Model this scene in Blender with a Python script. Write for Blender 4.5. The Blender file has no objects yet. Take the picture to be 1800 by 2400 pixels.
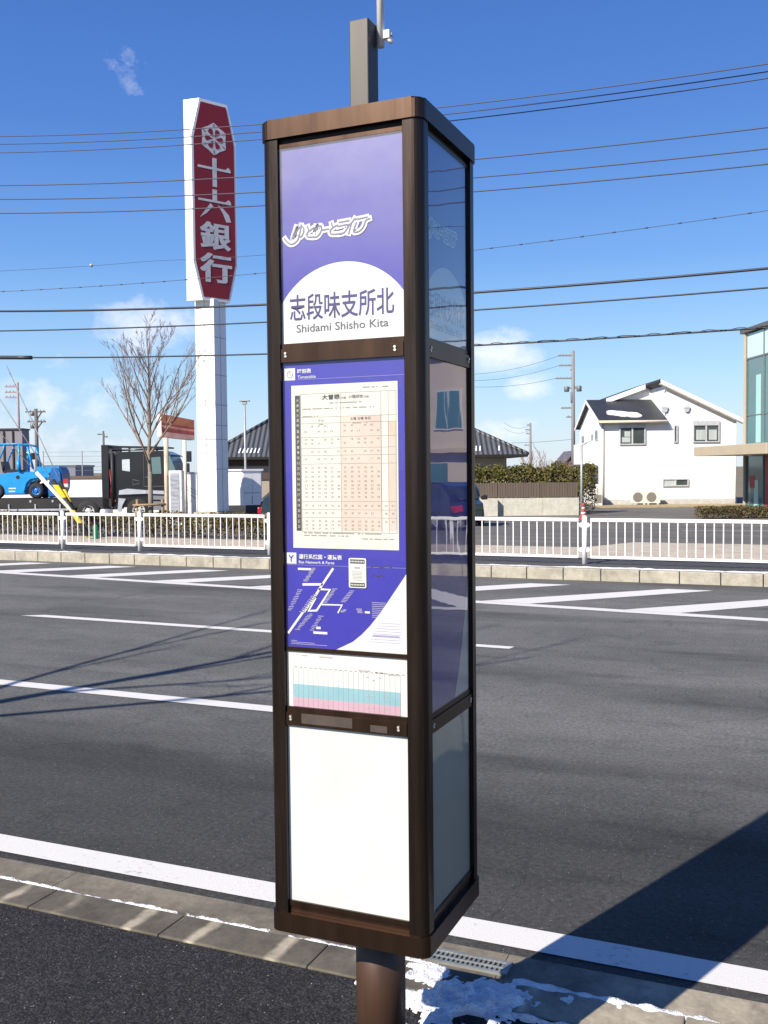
import bpy, bmesh, math, random
import numpy as np
from mathutils import Vector, Matrix, noise as mnoise
rad = math.radians
random.seed(7)
SC = bpy.context.scene
COL = SC.collection

# ------------------------------------------------------------------ camera
CZ = 1.8
FPX, YAW, PITCH, ROLL = 2313.46, 0.406101759, 0.0433480824, -0.00992377368   # focal length for an 1800 px wide frame
fw = Vector((-math.sin(YAW)*math.cos(PITCH), math.cos(YAW)*math.cos(PITCH), -math.sin(PITCH)))
r0 = Vector((math.cos(YAW), math.sin(YAW), 0)); u0 = r0.cross(fw)
rv = r0*math.cos(ROLL)+u0*math.sin(ROLL); uv = -r0*math.sin(ROLL)+u0*math.cos(ROLL)
cam = bpy.data.cameras.new('camera'); camo = bpy.data.objects.new('camera', cam); COL.objects.link(camo)
camo.matrix_world = Matrix(((rv.x, uv.x, -fw.x, 0), (rv.y, uv.y, -fw.y, 0), (rv.z, uv.z, -fw.z, CZ), (0, 0, 0, 1)))
cam.sensor_fit = 'HORIZONTAL'; cam.sensor_width = 36; cam.lens = FPX/1800*36
cam.clip_start = 0.05; cam.clip_end = 4000
SC.camera = camo

def ray(px, py): return fw+rv*((px-900)/FPX)-uv*((py-1200)/FPX)

# ------------------------------------------------------------------ light, sky, exposure
SUN_EL = rad(37)
SUNV = Vector((-0.356, -0.934, 0)).normalized()*math.cos(SUN_EL)+Vector((0, 0, math.sin(SUN_EL)))
sl = bpy.data.lights.new('sun', 'SUN'); sl.energy = 4.9; sl.angle = rad(0.5); sl.color = (1.0, 0.915, 0.79)
so = bpy.data.objects.new('sun', sl); COL.objects.link(so)
so.rotation_euler = (-SUNV).to_track_quat('-Z', 'Y').to_euler()
SC.view_settings.view_transform = 'Standard'; SC.view_settings.look = 'None'
SC.view_settings.gamma = 1; SC.view_settings.exposure = 0.75
SC.cycles.use_denoising = True
SC.cycles.max_bounces = 8; SC.cycles.transparent_max_bounces = 16

def build_world():
    w = bpy.data.worlds.new('World'); SC.world = w; w.use_nodes = True
    nt = w.node_tree; N = nt.nodes; L = nt.links
    bg = N['Background']; bg.inputs['Strength'].default_value = 0.092
    sky = N.new('ShaderNodeTexSky'); sky.sky_type = 'NISHITA'; sky.sun_disc = False
    sky.sun_elevation = SUN_EL; sky.sun_rotation = math.atan2(SUNV.x, SUNV.y)
    sky.air_density = 1.25; sky.dust_density = 0.25; sky.ozone_density = 3.0; sky.altitude = 0
    tc = N.new('ShaderNodeTexCoord')
    def M(op, a, b=None, c=None):
        n = N.new('ShaderNodeMath'); n.operation = op
        for i, v in enumerate((a, b, c)):
            if v is None: continue
            if isinstance(v, (int, float)): n.inputs[i].default_value = v
            else: L.new(v, n.inputs[i])
        return n.outputs[0]
    def DOT(vec):
        n = N.new('ShaderNodeVectorMath'); n.operation = 'DOT_PRODUCT'; n.inputs[1].default_value = vec
        L.new(tc.outputs['Generated'], n.inputs[0]); return n.outputs['Value']
    def NOISE(scale, detail, rough, stretch=(1, 1, 1)):
        mp = N.new('ShaderNodeMapping'); mp.inputs['Scale'].default_value = stretch; L.new(tc.outputs['Generated'], mp.inputs[0])
        n = N.new('ShaderNodeTexNoise'); n.inputs['Scale'].default_value = scale; n.inputs['Detail'].default_value = detail
        n.inputs['Roughness'].default_value = rough; L.new(mp.outputs[0], n.inputs[0]); return n.outputs[0]
    n1 = NOISE(16, 7, 0.62, (1, 1, 1.6)); n2 = NOISE(40, 5, 0.6)
    tex = M('ADD', M('MULTIPLY', n1, 0.75), M('MULTIPLY', n2, 0.25))
    tot = None
    # px, py (1800 x 2400 frame), half width, half height, strength
    for (px, py, hw, hh, k) in ((335, 765, 110, 70, .80), (160, 935, 170, 80, .50), (1170, 830, 105, 55, .85), (300, 185, 75, 85, .40), (60, 1040, 260, 70, .55),
                                (370, 665, 80, 60, .38), (1180, 1020, 150, 50, .5), (-500, 900, 300, 160, 1.0), (2500, 800, 400, 160, 1.0), (1240, 905, 70, 40, .7), (80, 640, 140, 60, .28)):
        d = ray(px, py).normalized(); rr = Vector((0, 0, 1)).cross(d).normalized()*-1; uu = rr.cross(d)
        a = DOT(rr*(FPX/hw)); b = DOT(uu*(FPX/hh))
        a0 = 0.0; 
        e = M('ADD', M('MULTIPLY', a, a), M('MULTIPLY', b, b))
        front = M('GREATER_THAN', DOT(d), 0.3)
        m = M('MULTIPLY', M('MULTIPLY', M('MAXIMUM', M('SUBTRACT', 1.0, M('MULTIPLY', e, .45)), 0.0), k), front)
        tot = m if tot is None else M('MAXIMUM', tot, m)
    den = M('SUBTRACT', M('ADD', M('MULTIPLY', tot, 0.62), M('MULTIPLY', tex, 0.95)), 0.72)
    mask = M('MINIMUM', M('MAXIMUM', M('MULTIPLY', den, 2.6), 0.0), 0.85)
    mask = M('MULTIPLY', mask, M('GREATER_THAN', tot, 0.001))
    mix = N.new('ShaderNodeMix'); mix.data_type = 'RGBA'; L.new(mask, mix.inputs[0])
    hs = N.new('ShaderNodeHueSaturation'); hs.inputs['Saturation'].default_value = 1.15; hs.inputs['Value'].default_value = 1.0
    L.new(sky.outputs[0], hs.inputs['Color'])
    el = DOT(Vector((0, 0, 1)))                         # clear winter air: deep blue falling to pale cyan at the horizon
    cr = N.new('ShaderNodeValToRGB'); L.new(M('MAXIMUM', el, 0.0), cr.inputs[0]); e_ = cr.color_ramp.elements
    e_[0].position = 0.0; e_[0].color = (.42, .54, .68, 1); e_[1].position = .9; e_[1].color = (.014, .055, .24, 1)
    for pos, c in ((.09, (.265, .45, .70, 1)), (.20, (.098, .250, .60, 1)), (.32, (.044, .140, .47, 1)), (.45, (.028, .098, .38, 1))):
        q = e_.new(pos); q.color = c
    sc10 = N.new('ShaderNodeVectorMath'); sc10.operation = 'SCALE'; sc10.inputs['Scale'].default_value = 9.6; L.new(cr.outputs[0], sc10.inputs[0])
    m0 = N.new('ShaderNodeMix'); m0.data_type = 'RGBA'; m0.inputs[0].default_value = .75; L.new(hs.outputs[0], m0.inputs[6]); L.new(sc10.outputs[0], m0.inputs[7])
    L.new(m0.outputs[2], mix.inputs[6])
    mix.inputs[7].default_value = (7.6, 7.5, 8.2, 1)
    L.new(mix.outputs[2], bg.inputs['Color'])
build_world()

# ------------------------------------------------------------------ helpers
def gz(y):                      # height of the land beyond the far kerb
    if y < 20: return 0.17
    if y < 45: return 0.17-0.77*(y-20)/25
    return -0.6
def W(l, d, z=None):            # metres right of / away from the photographer along the line of sight -> world
    p = Vector((l*math.cos(YAW)-d*math.sin(YAW), l*math.sin(YAW)+d*math.cos(YAW), 0))
    p.z = gz(p.y) if z is None else z
    return p
def S(px, py, D):               # survey: frame position at distance D -> metres right, height
    d = ray(px, py); f0 = Vector((-math.sin(YAW), math.cos(YAW), 0)); t = D/d.dot(f0)
    return d.dot(r0)*t, d.z*t+CZ
def aty(px, py, Y):
    d = ray(px, py); t = Y/d.y; return Vector((d.x*t, Y, d.z*t+CZ))

class MB:
    def __init__(self, mats):
        self.bm = bmesh.new(); self.mats = mats if isinstance(mats, (list, tuple)) else [mats]
    def face(self, pts, m=0):
        try:
            f = self.bm.faces.new([self.bm.verts.new(p) for p in pts]); f.material_index = m; return f
        except ValueError: return None
    def box(self, x0, x1, y0, y1, z0, z1, m=0, bev=0.0):
        P = [(x0, y0, z0), (x1, y0, z0), (x1, y1, z0), (x0, y1, z0), (x0, y0, z1), (x1, y0, z1), (x1, y1, z1), (x0, y1, z1)]
        v = [self.bm.verts.new(p) for p in P]; fs = []
        for idx in ((3, 2, 1, 0), (4, 5, 6, 7), (0, 1, 5, 4), (1, 2, 6, 5), (2, 3, 7, 6), (3, 0, 4, 7)):
            f = self.bm.faces.new([v[i] for i in idx]); f.material_index = m; fs.append(f)
        if bev > 0:
            es = list({e for f in fs for e in f.edges})
            r = bmesh.ops.bevel(self.bm, geom=es, offset=bev, segments=2, affect='EDGES', profile=.5)
            for f in r['faces']: f.material_index = m
        return self
    def prism(self, pts, d, m=0, ms=None):      # closed outline of 3-D points, extruded along d
        d = Vector(d); n = len(pts)
        a = [self.bm.verts.new(p) for p in pts]; b = [self.bm.verts.new(Vector(p)+d) for p in pts]
        f = self.bm.faces.new(a); f.material_index = m
        f = self.bm.faces.new(b[::-1]); f.material_index = m
        for i in range(n):
            f = self.bm.faces.new([a[(i+1) % n], a[i], b[i], b[(i+1) % n]]); f.material_index = m if ms is None else ms
        return self
    def tube(self, pts, rr, n=8, m=0, caps=True, smooth=True):
        pts = [Vector(p) for p in pts]
        if not isinstance(rr, (list, tuple)): rr = [rr]*len(pts)
        rings = []; ref = None
        for i, p in enumerate(pts):
            t = (pts[min(i+1, len(pts)-1)]-pts[max(i-1, 0)]).normalized()
            if ref is None:
                ref = Vector((0, 0, 1)) if abs(t.z) < .9 else Vector((1, 0, 0))
            a = (ref-t*ref.dot(t)).normalized(); ref = a; b = t.cross(a)
            rings.append([self.bm.verts.new(p+(a*math.cos(2*math.pi*k/n)+b*math.sin(2*math.pi*k/n))*rr[i]) for k in range(n)])
        for i in range(len(rings)-1):
            for k in range(n):
                f = self.bm.faces.new([rings[i][k], rings[i][(k+1) % n], rings[i+1][(k+1) % n], rings[i+1][k]]); f.material_index = m; f.smooth = smooth
        if caps:
            f = self.bm.faces.new(rings[0][::-1]); f.material_index = m
            f = self.bm.faces.new(rings[-1]); f.material_index = m
        return self
    def lathe(self, prof, c, n=20, m=0, axis='z', caps=True):   # profile [(r, h)] round an axis through c
        c = Vector(c); rings = []
        for r, h in prof:
            ring = []
            for k in range(n):
                a = 2*math.pi*k/n; x, y = r*math.cos(a), r*math.sin(a)
                o = {'z': (x, y, h), 'y': (x, h, y), 'x': (h, x, y)}[axis]
                ring.append(self.bm.verts.new(c+Vector(o)))
            rings.append(ring)
        for i in range(len(rings)-1):
            for k in range(n):
                f = self.bm.faces.new([rings[i][k], rings[i][(k+1) % n], rings[i+1][(k+1) % n], rings[i+1][k]]); f.material_index = m; f.smooth = True
        for rg in (rings[0], rings[-1]) if caps else ():
            try: f = self.bm.faces.new(rg); f.material_index = m
            except ValueError: pass
        return self
    def flat(self, tm, fn, m=0):                # 2-D text or shape mapped into space by fn(u, v)
        vs, fs = tm
        V = [self.bm.verts.new(fn(*p)) for p in vs]
        for f in fs:
            try: q = self.bm.faces.new([V[i] for i in f]); q.material_index = m
            except ValueError: pass
        return self
    def build(self, name, parent=None, loc=None, rz=0.0, recalc=True, smooth=None):
        me = bpy.data.meshes.new(name)
        if recalc: bmesh.ops.recalc_face_normals(self.bm, faces=self.bm.faces)
        self.bm.to_mesh(me); self.bm.free()
        for mm in self.mats: me.materials.append(mm)
        o = bpy.data.objects.new(name, me); COL.objects.link(o)
        if parent: o.parent = parent
        if loc is not None: o.location = loc
        if rz: o.rotation_euler = (0, 0, rz)
        return o
def tag(o, label=None, cat=None, group=None, kind=None):
    if label: o['label'] = label
    if cat: o['category'] = cat
    if group: o['group'] = group
    if kind: o['kind'] = kind
    return o
def thing(name, label, cat, loc=(0, 0, 0), rz=0.0, group=None):
    o = bpy.data.objects.new(name, None); COL.objects.link(o); o.location = loc; o.rotation_euler = (0, 0, rz)
    return tag(o, label, cat, group)
def copy_tree(o, parent=None):
    c = o.copy(); COL.objects.link(c); c.parent = parent
    for ch in [x for x in bpy.data.objects if x.parent == o]: copy_tree(ch, c)
    return c

def text2d(s, size=1.0, bold=0.0, shear=0.0, align='LEFT', space=1.0):
    cu = bpy.data.curves.new('lettering', 'FONT'); cu.body = s; cu.size = size; cu.offset = bold; cu.shear = shear
    cu.align_x = align; cu.space_character = space; cu.resolution_u = 3
    o = bpy.data.objects.new('lettering', cu); COL.objects.link(o)
    dg = bpy.context.evaluated_depsgraph_get(); dg.update()
    me = bpy.data.meshes.new_from_object(o.evaluated_get(dg))
    vs = [(v.co.x, v.co.y) for v in me.vertices]; fs = [tuple(p.vertices) for p in me.polygons]
    bpy.data.objects.remove(o); bpy.data.curves.remove(cu); bpy.data.meshes.remove(me)
    return vs, fs
def fit(tm, u0, u1, v0, v1):        # stretch a shape to a rectangle
    vs, fs = tm
    if not vs: return tm
    xs = [p[0] for p in vs]; ys = [p[1] for p in vs]; a, b, c, d = min(xs), max(xs), min(ys), max(ys)
    return [(u0+(x-a)/(b-a or 1)*(u1-u0), v0+(y-c)/(d-c or 1)*(v1-v0)) for x, y in vs], fs
def rect2d(u0, u1, v0, v1): return [(u0, v0), (u1, v0), (u1, v1), (u0, v1)], [(0, 1, 2, 3)]
def line2d(pts, w):                 # flat mitred ribbon
    P = [Vector(p) for p in pts]; vs, fs = [], []; n = len(P)
    for i, p in enumerate(P):
        d0 = (P[i]-P[i-1]).normalized() if i else (P[1]-P[0]).normalized(); d1 = (P[i+1]-P[i]).normalized() if i < n-1 else d0
        t = (d0+d1); t = t.normalized() if t.length > .3 else d1; nn = Vector((-t.y, t.x)); k = min(1.6, 1/max(.5, nn.dot(Vector((-d1.y, d1.x)))))
        e = (-d0*w*.35 if i == 0 else d0*w*.35 if i == n-1 else Vector((0, 0)))
        a, b = p+e+nn*w*.5*k, p+e-nn*w*.5*k; vs += [(a.x, a.y), (b.x, b.y)]
        if i: fs.append((2*i-2, 2*i-1, 2*i+1, 2*i))
    return vs, fs

# ------------------------------------------------------------------ materials
def base_mat(name):
    m = bpy.data.materials.new(name); m.use_nodes = True
    return m, m.node_tree, m.node_tree.nodes['Principled BSDF']
def mat(name, col, rough=.6, metal=0.0, var=0.12, scale=6.0, bump=0.0, bscale=60.0, coat=0.0, spec=.5, streak=None):
    m, nt, p = base_mat(name); N, L = nt.nodes, nt.links
    p.inputs['Roughness'].default_value = rough; p.inputs['Metallic'].default_value = metal
    p.inputs['Coat Weight'].default_value = coat; p.inputs['Coat Roughness'].default_value = .05; p.inputs['Specular IOR Level'].default_value = spec
    tc = N.new('ShaderNodeTexCoord')
    no = N.new('ShaderNodeTexNoise'); no.inputs['Scale'].default_value = scale; no.inputs['Detail'].default_value = 6; no.inputs['Roughness'].default_value = .6
    if streak:
        mp = N.new('ShaderNodeMapping'); mp.inputs['Scale'].default_value = streak; L.new(tc.outputs['Object'], mp.inputs[0]); L.new(mp.outputs[0], no.inputs[0])
    else: L.new(tc.outputs['Object'], no.inputs[0])
    mr = N.new('ShaderNodeMapRange'); mr.inputs[1].default_value = .3; mr.inputs[2].default_value = .7
    mr.inputs[3].default_value = 1-var; mr.inputs[4].default_value = 1+var; L.new(no.outputs[0], mr.inputs[0])
    mx = N.new('ShaderNodeVectorMath'); mx.operation = 'SCALE'; mx.inputs[0].default_value = col[:3]; L.new(mr.outputs[0], mx.inputs['Scale'])
    L.new(mx.outputs[0], p.inputs['Base Color'])
    rr = N.new('ShaderNodeMapRange'); rr.inputs[3].default_value = max(0, rough-.08); rr.inputs[4].default_value = min(1, rough+.08); L.new(no.outputs[0], rr.inputs[0]); L.new(rr.outputs[0], p.inputs['Roughness'])
    if bump:
        bn = N.new('ShaderNodeTexNoise'); bn.inputs['Scale'].default_value = bscale; bn.inputs['Detail'].default_value = 4; L.new(tc.outputs['Object'], bn.inputs[0])
        bu = N.new('ShaderNodeBump'); bu.inputs['Strength'].default_value = bump; bu.inputs['Distance'].default_value = .01; L.new(bn.outputs[0], bu.inputs['Height']); L.new(bu.outputs[0], p.inputs['Normal'])
    return m
class NG:                               # small node-graph helper
    def __init__(s, nt): s.N, s.L = nt.nodes, nt.links; s.tc = s.N.new('ShaderNodeTexCoord').outputs['Object']
    def put(s, sock, v):
        if isinstance(v, (int, float)): sock.default_value = v
        elif isinstance(v, (tuple, list)): sock.default_value = v if len(v) != 3 or sock.type != 'RGBA' else (*v, 1)
        else: s.L.new(v, sock)
    def M(s, op, *a):
        n = s.N.new('ShaderNodeMath'); n.operation = op
        for i, v in enumerate(a): s.put(n.inputs[i], v)
        return n.outputs[0]
    def noise(s, scale, detail=5, rough=.6, stretch=None, vec=None):
        v = vec or s.tc
        if stretch:
            mp = s.N.new('ShaderNodeMapping'); mp.inputs['Scale'].default_value = stretch; s.L.new(v, mp.inputs[0]); v = mp.outputs[0]
        n = s.N.new('ShaderNodeTexNoise'); n.inputs['Scale'].default_value = scale; n.inputs['Detail'].default_value = detail; n.inputs['Roughness'].default_value = rough
        s.L.new(v, n.inputs[0]); return n.outputs[0]
    def voro(s, scale, out='Distance', feature='F1'):
        n = s.N.new('ShaderNodeTexVoronoi'); n.feature = feature; n.inputs['Scale'].default_value = scale; s.L.new(s.tc, n.inputs[0]); return n.outputs[out]
    def rng(s, v, a, b, c, d):
        n = s.N.new('ShaderNodeMapRange'); s.L.new(v, n.inputs[0])
        for i, x in enumerate((a, b, c, d)): n.inputs[i+1].default_value = x
        return n.outputs[0]
    def mix(s, f, a, b, mode='MIX'):
        n = s.N.new('ShaderNodeMix'); n.data_type = 'RGBA'; n.blend_type = mode; s.put(n.inputs[0], f); s.put(n.inputs[6], a); s.put(n.inputs[7], b); return n.outputs[2]
    def xyz(s):
        n = s.N.new('ShaderNodeSeparateXYZ'); s.L.new(s.tc, n.inputs[0]); return n.outputs
    def bump(s, h, st, dist=.01):
        n = s.N.new('ShaderNodeBump'); n.inputs['Strength'].default_value = st; n.inputs['Distance'].default_value = dist; s.L.new(h, n.inputs['Height']); return n.outputs[0]

def asphalt(name, col, grain=180., lanes=False, contrast=.35, bumpk=.6, sparkle=.08, coarse=False):
    m, nt, p = base_mat(name); g = NG(nt)
    big = g.noise(.55, 5, .6, (0.35, 1, 1)); mid = g.noise(5, 6, .65); fine = g.noise(grain, 3, .7)
    f = g.M('MULTIPLY', g.rng(big, .3, .7, 1-.28, 1.25), g.rng(mid, .25, .75, .86, 1.14))
    f = g.M('MULTIPLY', f, g.rng(fine, .2, .8, 1-contrast, 1+contrast))
    g15 = g.noise(38, 4, .75); f = g.M('MULTIPLY', f, g.rng(g15, .3, .7, 1-contrast*.8, 1+contrast*.8))
    if lanes:                            # worn wheel tracks and darker wet streaks along the road
        x, y, z = g.xyz()
        tr = g.M('SINE', g.M('MULTIPLY', g.M('ADD', y, -0.55), 2*math.pi/1.55))
        f = g.M('MULTIPLY', f, g.rng(tr, -1, 1, .93, 1.05))
        wet = g.noise(.8, 6, .62, (0.22, 1.0, 1))
        f = g.M('MULTIPLY', f, g.rng(wet, .50, .64, 1.0, .66)); f = g.M('MULTIPLY', f, g.rng(g.noise(3.2, 7, .7, (.25, 1, 1)), .56, .72, 1.0, .68))
        warp = g.N.new('ShaderNodeVectorMath'); warp.operation = 'ADD'; nv = g.N.new('ShaderNodeTexNoise'); nv.inputs['Scale'].default_value = 1.3; nv.inputs['Detail'].default_value = 6; g.L.new(g.tc, nv.inputs[0])
        ws = g.N.new('ShaderNodeVectorMath'); ws.operation = 'SCALE'; ws.inputs['Scale'].default_value = 1.1; g.L.new(nv.outputs['Color'], ws.inputs[0]); g.L.new(g.tc, warp.inputs[0]); g.L.new(ws.outputs[0], warp.inputs[1])
        cvo = g.N.new('ShaderNodeTexVoronoi'); cvo.feature = 'DISTANCE_TO_EDGE'; cvo.inputs['Scale'].default_value = .33; g.L.new(warp.outputs[0], cvo.inputs[0])
        f = g.M('MULTIPLY', f, g.M('ADD', .76, g.M('MULTIPLY', .24, g.M('MAXIMUM', g.rng(cvo.outputs[0], .002, .007, 0, 1), g.rng(g.noise(.9, 3, .5), .47, .53, 1, 0)))))
        f = g.M('MULTIPLY', f, g.rng(g.noise(1.7, 4, .55, (1, 1.4, 1)), .60, .70, 1.0, .80))   # oil spots and damp patches
        nearb = g.rng(g.M('ADD', y, g.M('MULTIPLY', g.M('ADD', g.noise(.9, 5, .6, (.3, 1, 1)), -.5), 2.2)), 4.9, 6.3, .42, 1.0)    # darker towards the gutter, uneven boundary
        f = g.M('MULTIPLY', f, nearb)
    if coarse:                           # open stony surface: single stones light and dark
        sv = g.N.new('ShaderNodeSeparateColor'); g.L.new(g.voro(150, 'Color'), sv.inputs[0]); vdd = g.voro(150)
        f = g.M('MULTIPLY', f, g.M('MULTIPLY', g.rng(sv.outputs[1], 0, 1, .45, 1.75), g.rng(vdd, .25, .7, 1.15, .35)))
    vc = g.voro(170, 'Color'); sep = g.N.new('ShaderNodeSeparateColor'); g.L.new(vc, sep.inputs[0])
    vd = g.voro(170); sp = g.M('MULTIPLY', g.M('GREATER_THAN', sep.outputs[0], 1-sparkle*.25), g.M('LESS_THAN', vd, .35))
    sc = g.N.new('ShaderNodeVectorMath'); sc.operation = 'SCALE'; sc.inputs[0].default_value = col; g.L.new(f, sc.inputs['Scale'])
    c = g.mix(g.M('MULTIPLY', sp, .8), sc.outputs[0], (.42, .42, .42))
    g.L.new(c, p.inputs['Base Color']); p.inputs['Roughness'].default_value = .88
    p.inputs['Specular IOR Level'].default_value = .35
    g.L.new(g.bump(g.M('ADD', fine, g.M('MULTIPLY', mid, .3)), bumpk, .006), p.inputs['Normal'])
    return m
def concrete(name, col, joint=None, stain=.45, patches=None, wet=None, damp=None):
    m, nt, p = base_mat(name); g = NG(nt)
    a = g.noise(3, 7, .65); b = g.noise(45, 4, .6); c2 = g.noise(9, 6, .7, (1, .6, 1))
    f = g.M('MULTIPLY', g.rng(a, .3, .7, 1-stain, 1.12), g.rng(b, .25, .75, .85, 1.12))
    f = g.M('MULTIPLY', f, g.rng(c2, .45, .7, 1.0, 1-stain*.7))
    x, y, z = g.xyz()
    if wet is not None:                  # damp edge against the kerb, uneven
        wob = g.M('ADD', y, g.M('MULTIPLY', g.M('ADD', g.noise(4, 6, .65), -.5), .55))
        f = g.M('MULTIPLY', f, g.rng(wob, wet[0], wet[1], wet[2], 1.0))
    if damp:                             # left stretch still wet from melting snow
        f = g.M('MULTIPLY', f, g.rng(g.M('ADD', x, g.M('MULTIPLY', g.M('ADD', g.noise(5, 5, .6), -.5), .5)), damp[0], damp[1], damp[2], 1.0))
    if patches:                          # pale dried spots either side of every block joint
        per, off = patches
        u = g.M('ADD', g.M('DIVIDE', g.M('ADD', x, -off), per), g.M('MULTIPLY', g.M('ADD', g.noise(6, 3, .5), -.5), .12))
        fr = g.M('ABSOLUTE', g.M('ADD', g.M('FRACT', u), -.5))      # .5 at the joint
        spot = g.M('SUBTRACT', 1.0, g.M('MULTIPLY', g.M('ABSOLUTE', g.M('ADD', fr, -.27)), 18.))
        spot = g.M('MULTIPLY', g.M('MAXIMUM', spot, 0.0), g.rng(g.noise(2.7, 4, .6), .42, .58, 0., 1.))
        f = g.M('MULTIPLY', f, g.M('ADD', 1.0, g.M('MULTIPLY', g.M('MULTIPLY', g.M('MINIMUM', spot, .6), 4.2), g.rng(x, -.95, -.6, 1.0, 0.0))))
    sc = g.N.new('ShaderNodeVectorMath'); sc.operation = 'SCALE'; sc.inputs[0].default_value = col; g.L.new(f, sc.inputs['Scale'])
    g.L.new(sc.outputs[0], p.inputs['Base Color']); p.inputs['Roughness'].default_value = .85
    g.L.new(g.bump(b, .35, .006), p.inputs['Normal'])
    return m
def road_paint(name, worn=.35):
    m, nt, p = base_mat(name); g = NG(nt)
    n = g.noise(28, 6, .7); n2 = g.noise(150, 3, .6); n3 = g.noise(2.3, 4, .6)
    f = g.rng(g.M('ADD', g.M('MULTIPLY', n, .7), g.M('MULTIPLY', n3, .3)), .55, .66, 0, worn)
    c = g.mix(f, (.60, .59, .57), (.20, .19, .175)); c = g.mix(g.rng(n2, .62, .75, 0, .3), c, (.4, .4, .4))
    g.L.new(c, p.inputs['Base Color']); p.inputs['Roughness'].default_value = .75
    g.L.new(g.bump(n2, .5, .004), p.inputs['Normal']); return m
def glass_pane(name, wav=.03, dirt_sheen=.0, boost=1.0, tint=(1, 1, 1)):   # clear sheet: see-through plus its own reflection, faint scuffs with a painted sheen
    m = bpy.data.materials.new(name); m.use_nodes = True; nt = m.node_tree; g = NG(nt)
    for n in list(nt.nodes):
        if n.type == 'BSDF_PRINCIPLED': nt.nodes.remove(n)
    out = [n for n in nt.nodes if n.type == 'OUTPUT_MATERIAL'][0]
    tr = g.N.new('ShaderNodeBsdfTransparent'); tr.inputs[0].default_value = (*tint, 1)
    gl = g.N.new('ShaderNodeBsdfGlossy'); gl.inputs['Roughness'].default_value = .015
    fr = g.N.new('ShaderNodeFresnel'); ge = g.N.new('ShaderNodeNewGeometry')
    g.L.new(g.M('ADD', 1.55, g.M('MULTIPLY', ge.outputs['Backfacing'], 1/1.55-1.55)), fr.inputs['IOR'])   # same sheet from both sides
    if wav:
        bn = g.bump(g.noise(5.5, 2, .45, (1, 1, .55)), wav, .1); g.L.new(bn, gl.inputs['Normal'])
    mx = g.N.new('ShaderNodeMixShader'); g.L.new(g.M('MINIMUM', g.M('MULTIPLY', fr.outputs[0], boost), 1.0), mx.inputs[0])
    g.L.new(tr.outputs[0], mx.inputs[1]); g.L.new(gl.outputs[0], mx.inputs[2])
    last = mx.outputs[0]
    if dirt_sheen:
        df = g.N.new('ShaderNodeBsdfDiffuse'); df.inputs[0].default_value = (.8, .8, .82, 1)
        d = g.M('MULTIPLY', g.rng(g.noise(4, 8, .66, (1, 1, 1.6)), .25, .8, .35, 1.0), dirt_sheen)
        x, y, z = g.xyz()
        up = g.rng(z, 2.08, 2.44, .10, 1.0)             # whitish sky sheen painted over the scuffed upper end
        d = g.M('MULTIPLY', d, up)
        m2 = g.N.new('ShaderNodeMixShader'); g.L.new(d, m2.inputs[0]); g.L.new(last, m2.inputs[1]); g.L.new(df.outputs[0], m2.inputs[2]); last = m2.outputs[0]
    g.L.new(last, out.inputs[0]); return m
def stripes_mat(name, cols, axis, period, rough=.6):
    m, nt, p = base_mat(name); g = NG(nt); c = g.xyz()[axis]
    f = g.M('LESS_THAN', g.M('FRACT', g.M('DIVIDE', c, period)), .5)
    g.L.new(g.mix(f, cols[0], cols[1]), p.inputs['Base Color']); p.inputs['Roughness'].default_value = rough; return m
def leaf_mat(name, cols, rough=.7):
    m, nt, p = base_mat(name); g = NG(nt)
    n = g.noise(3.2, 4, .6); n2 = g.noise(23, 3, .6)
    c = g.mix(g.rng(n, .35, .65, 0, 1), cols[0], cols[1]); c = g.mix(g.rng(n2, .45, .7, 0, .8), c, cols[2])
    g.L.new(c, p.inputs['Base Color']); p.inputs['Roughness'].default_value = rough; p.inputs['Specular IOR Level'].default_value = .2; return m

BROWN = mat('brown anodised beam', (.062, .037, .025), .36, .85, .14, 4, streak=(6, 6, .7))
BRONZE = mat('dark bronze anodised post', (.034, .023, .018), .34, .75, .3, 9, streak=(6, 6, .35))
BROWN2 = mat('brown painted steel', (.062, .033, .022), .42, .2, .14, 5, streak=(5, 5, 1))
TAPE = mat('greyish tape residue', (.050, .037, .030), .7, 0, .3, 12)
DARK = mat('dark rubber gasket', (.008, .007, .006), .6)
PURPLE = mat('violet printed film', (.046, .038, .30), .45, 0, .05, 8)
PURPLE2 = mat('blue violet printed film', (.021, .017, .30), .45, 0, .08, 5)
WHITEP = mat('white printed film', (.57, .58, .565), .5, 0, .02, 5)
PAPER = mat('cream timetable paper', (.545, .545, .485), .7, 0, .03, 5)
INKGREY = mat('grey lettering ink', (.075, .072, .10), .6)
INKPUR = mat('violet lettering ink', (.030, .022, .12), .5)
INKLOGO = mat('grey violet logo ink', (.13, .12, .20), .5)
INKBLK = mat('black printing ink', (.03, .028, .027), .6)
WHITEY = mat('yellowish blank board', (.56, .53, .40), .5, 0, .10, 3)  # yellower tint than the other blank boards
INKFAINT = mat('small print ink', (.24, .235, .22), .6)
HAIR = mat('hairline ink', (.40, .39, .35), .6)
LILAC = mat('pale lilac film', (.26, .25, .42), .5)
PINK = mat('pink table tint', (.52, .42, .355), .6)
PINK2 = mat('bright pink table tint', (.47, .30, .37), .6)
CYAN = mat('light blue table tint', (.20, .38, .43), .6)
WHITEB = mat('blank white board', (.535, .565, .56), .5, 0, .08, 3)
STEELW = mat('white painted steel', (.80, .80, .79), .4, 0, .04, 3)
STEEL = mat('galvanised steel', (.26, .275, .27), .5, .5, .25, 9)
CHROME = mat('bright screw metal', (.75, .73, .68), .3, .6)
PANE_F = glass_pane('scuffed acrylic with painted sheen', .006, .24)
PANE_S = glass_pane('rippled acrylic sheet', .0055, 0, 2.1)
BLACKPLASTIC = mat('black plastic', (.012, .012, .013), .45)

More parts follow.
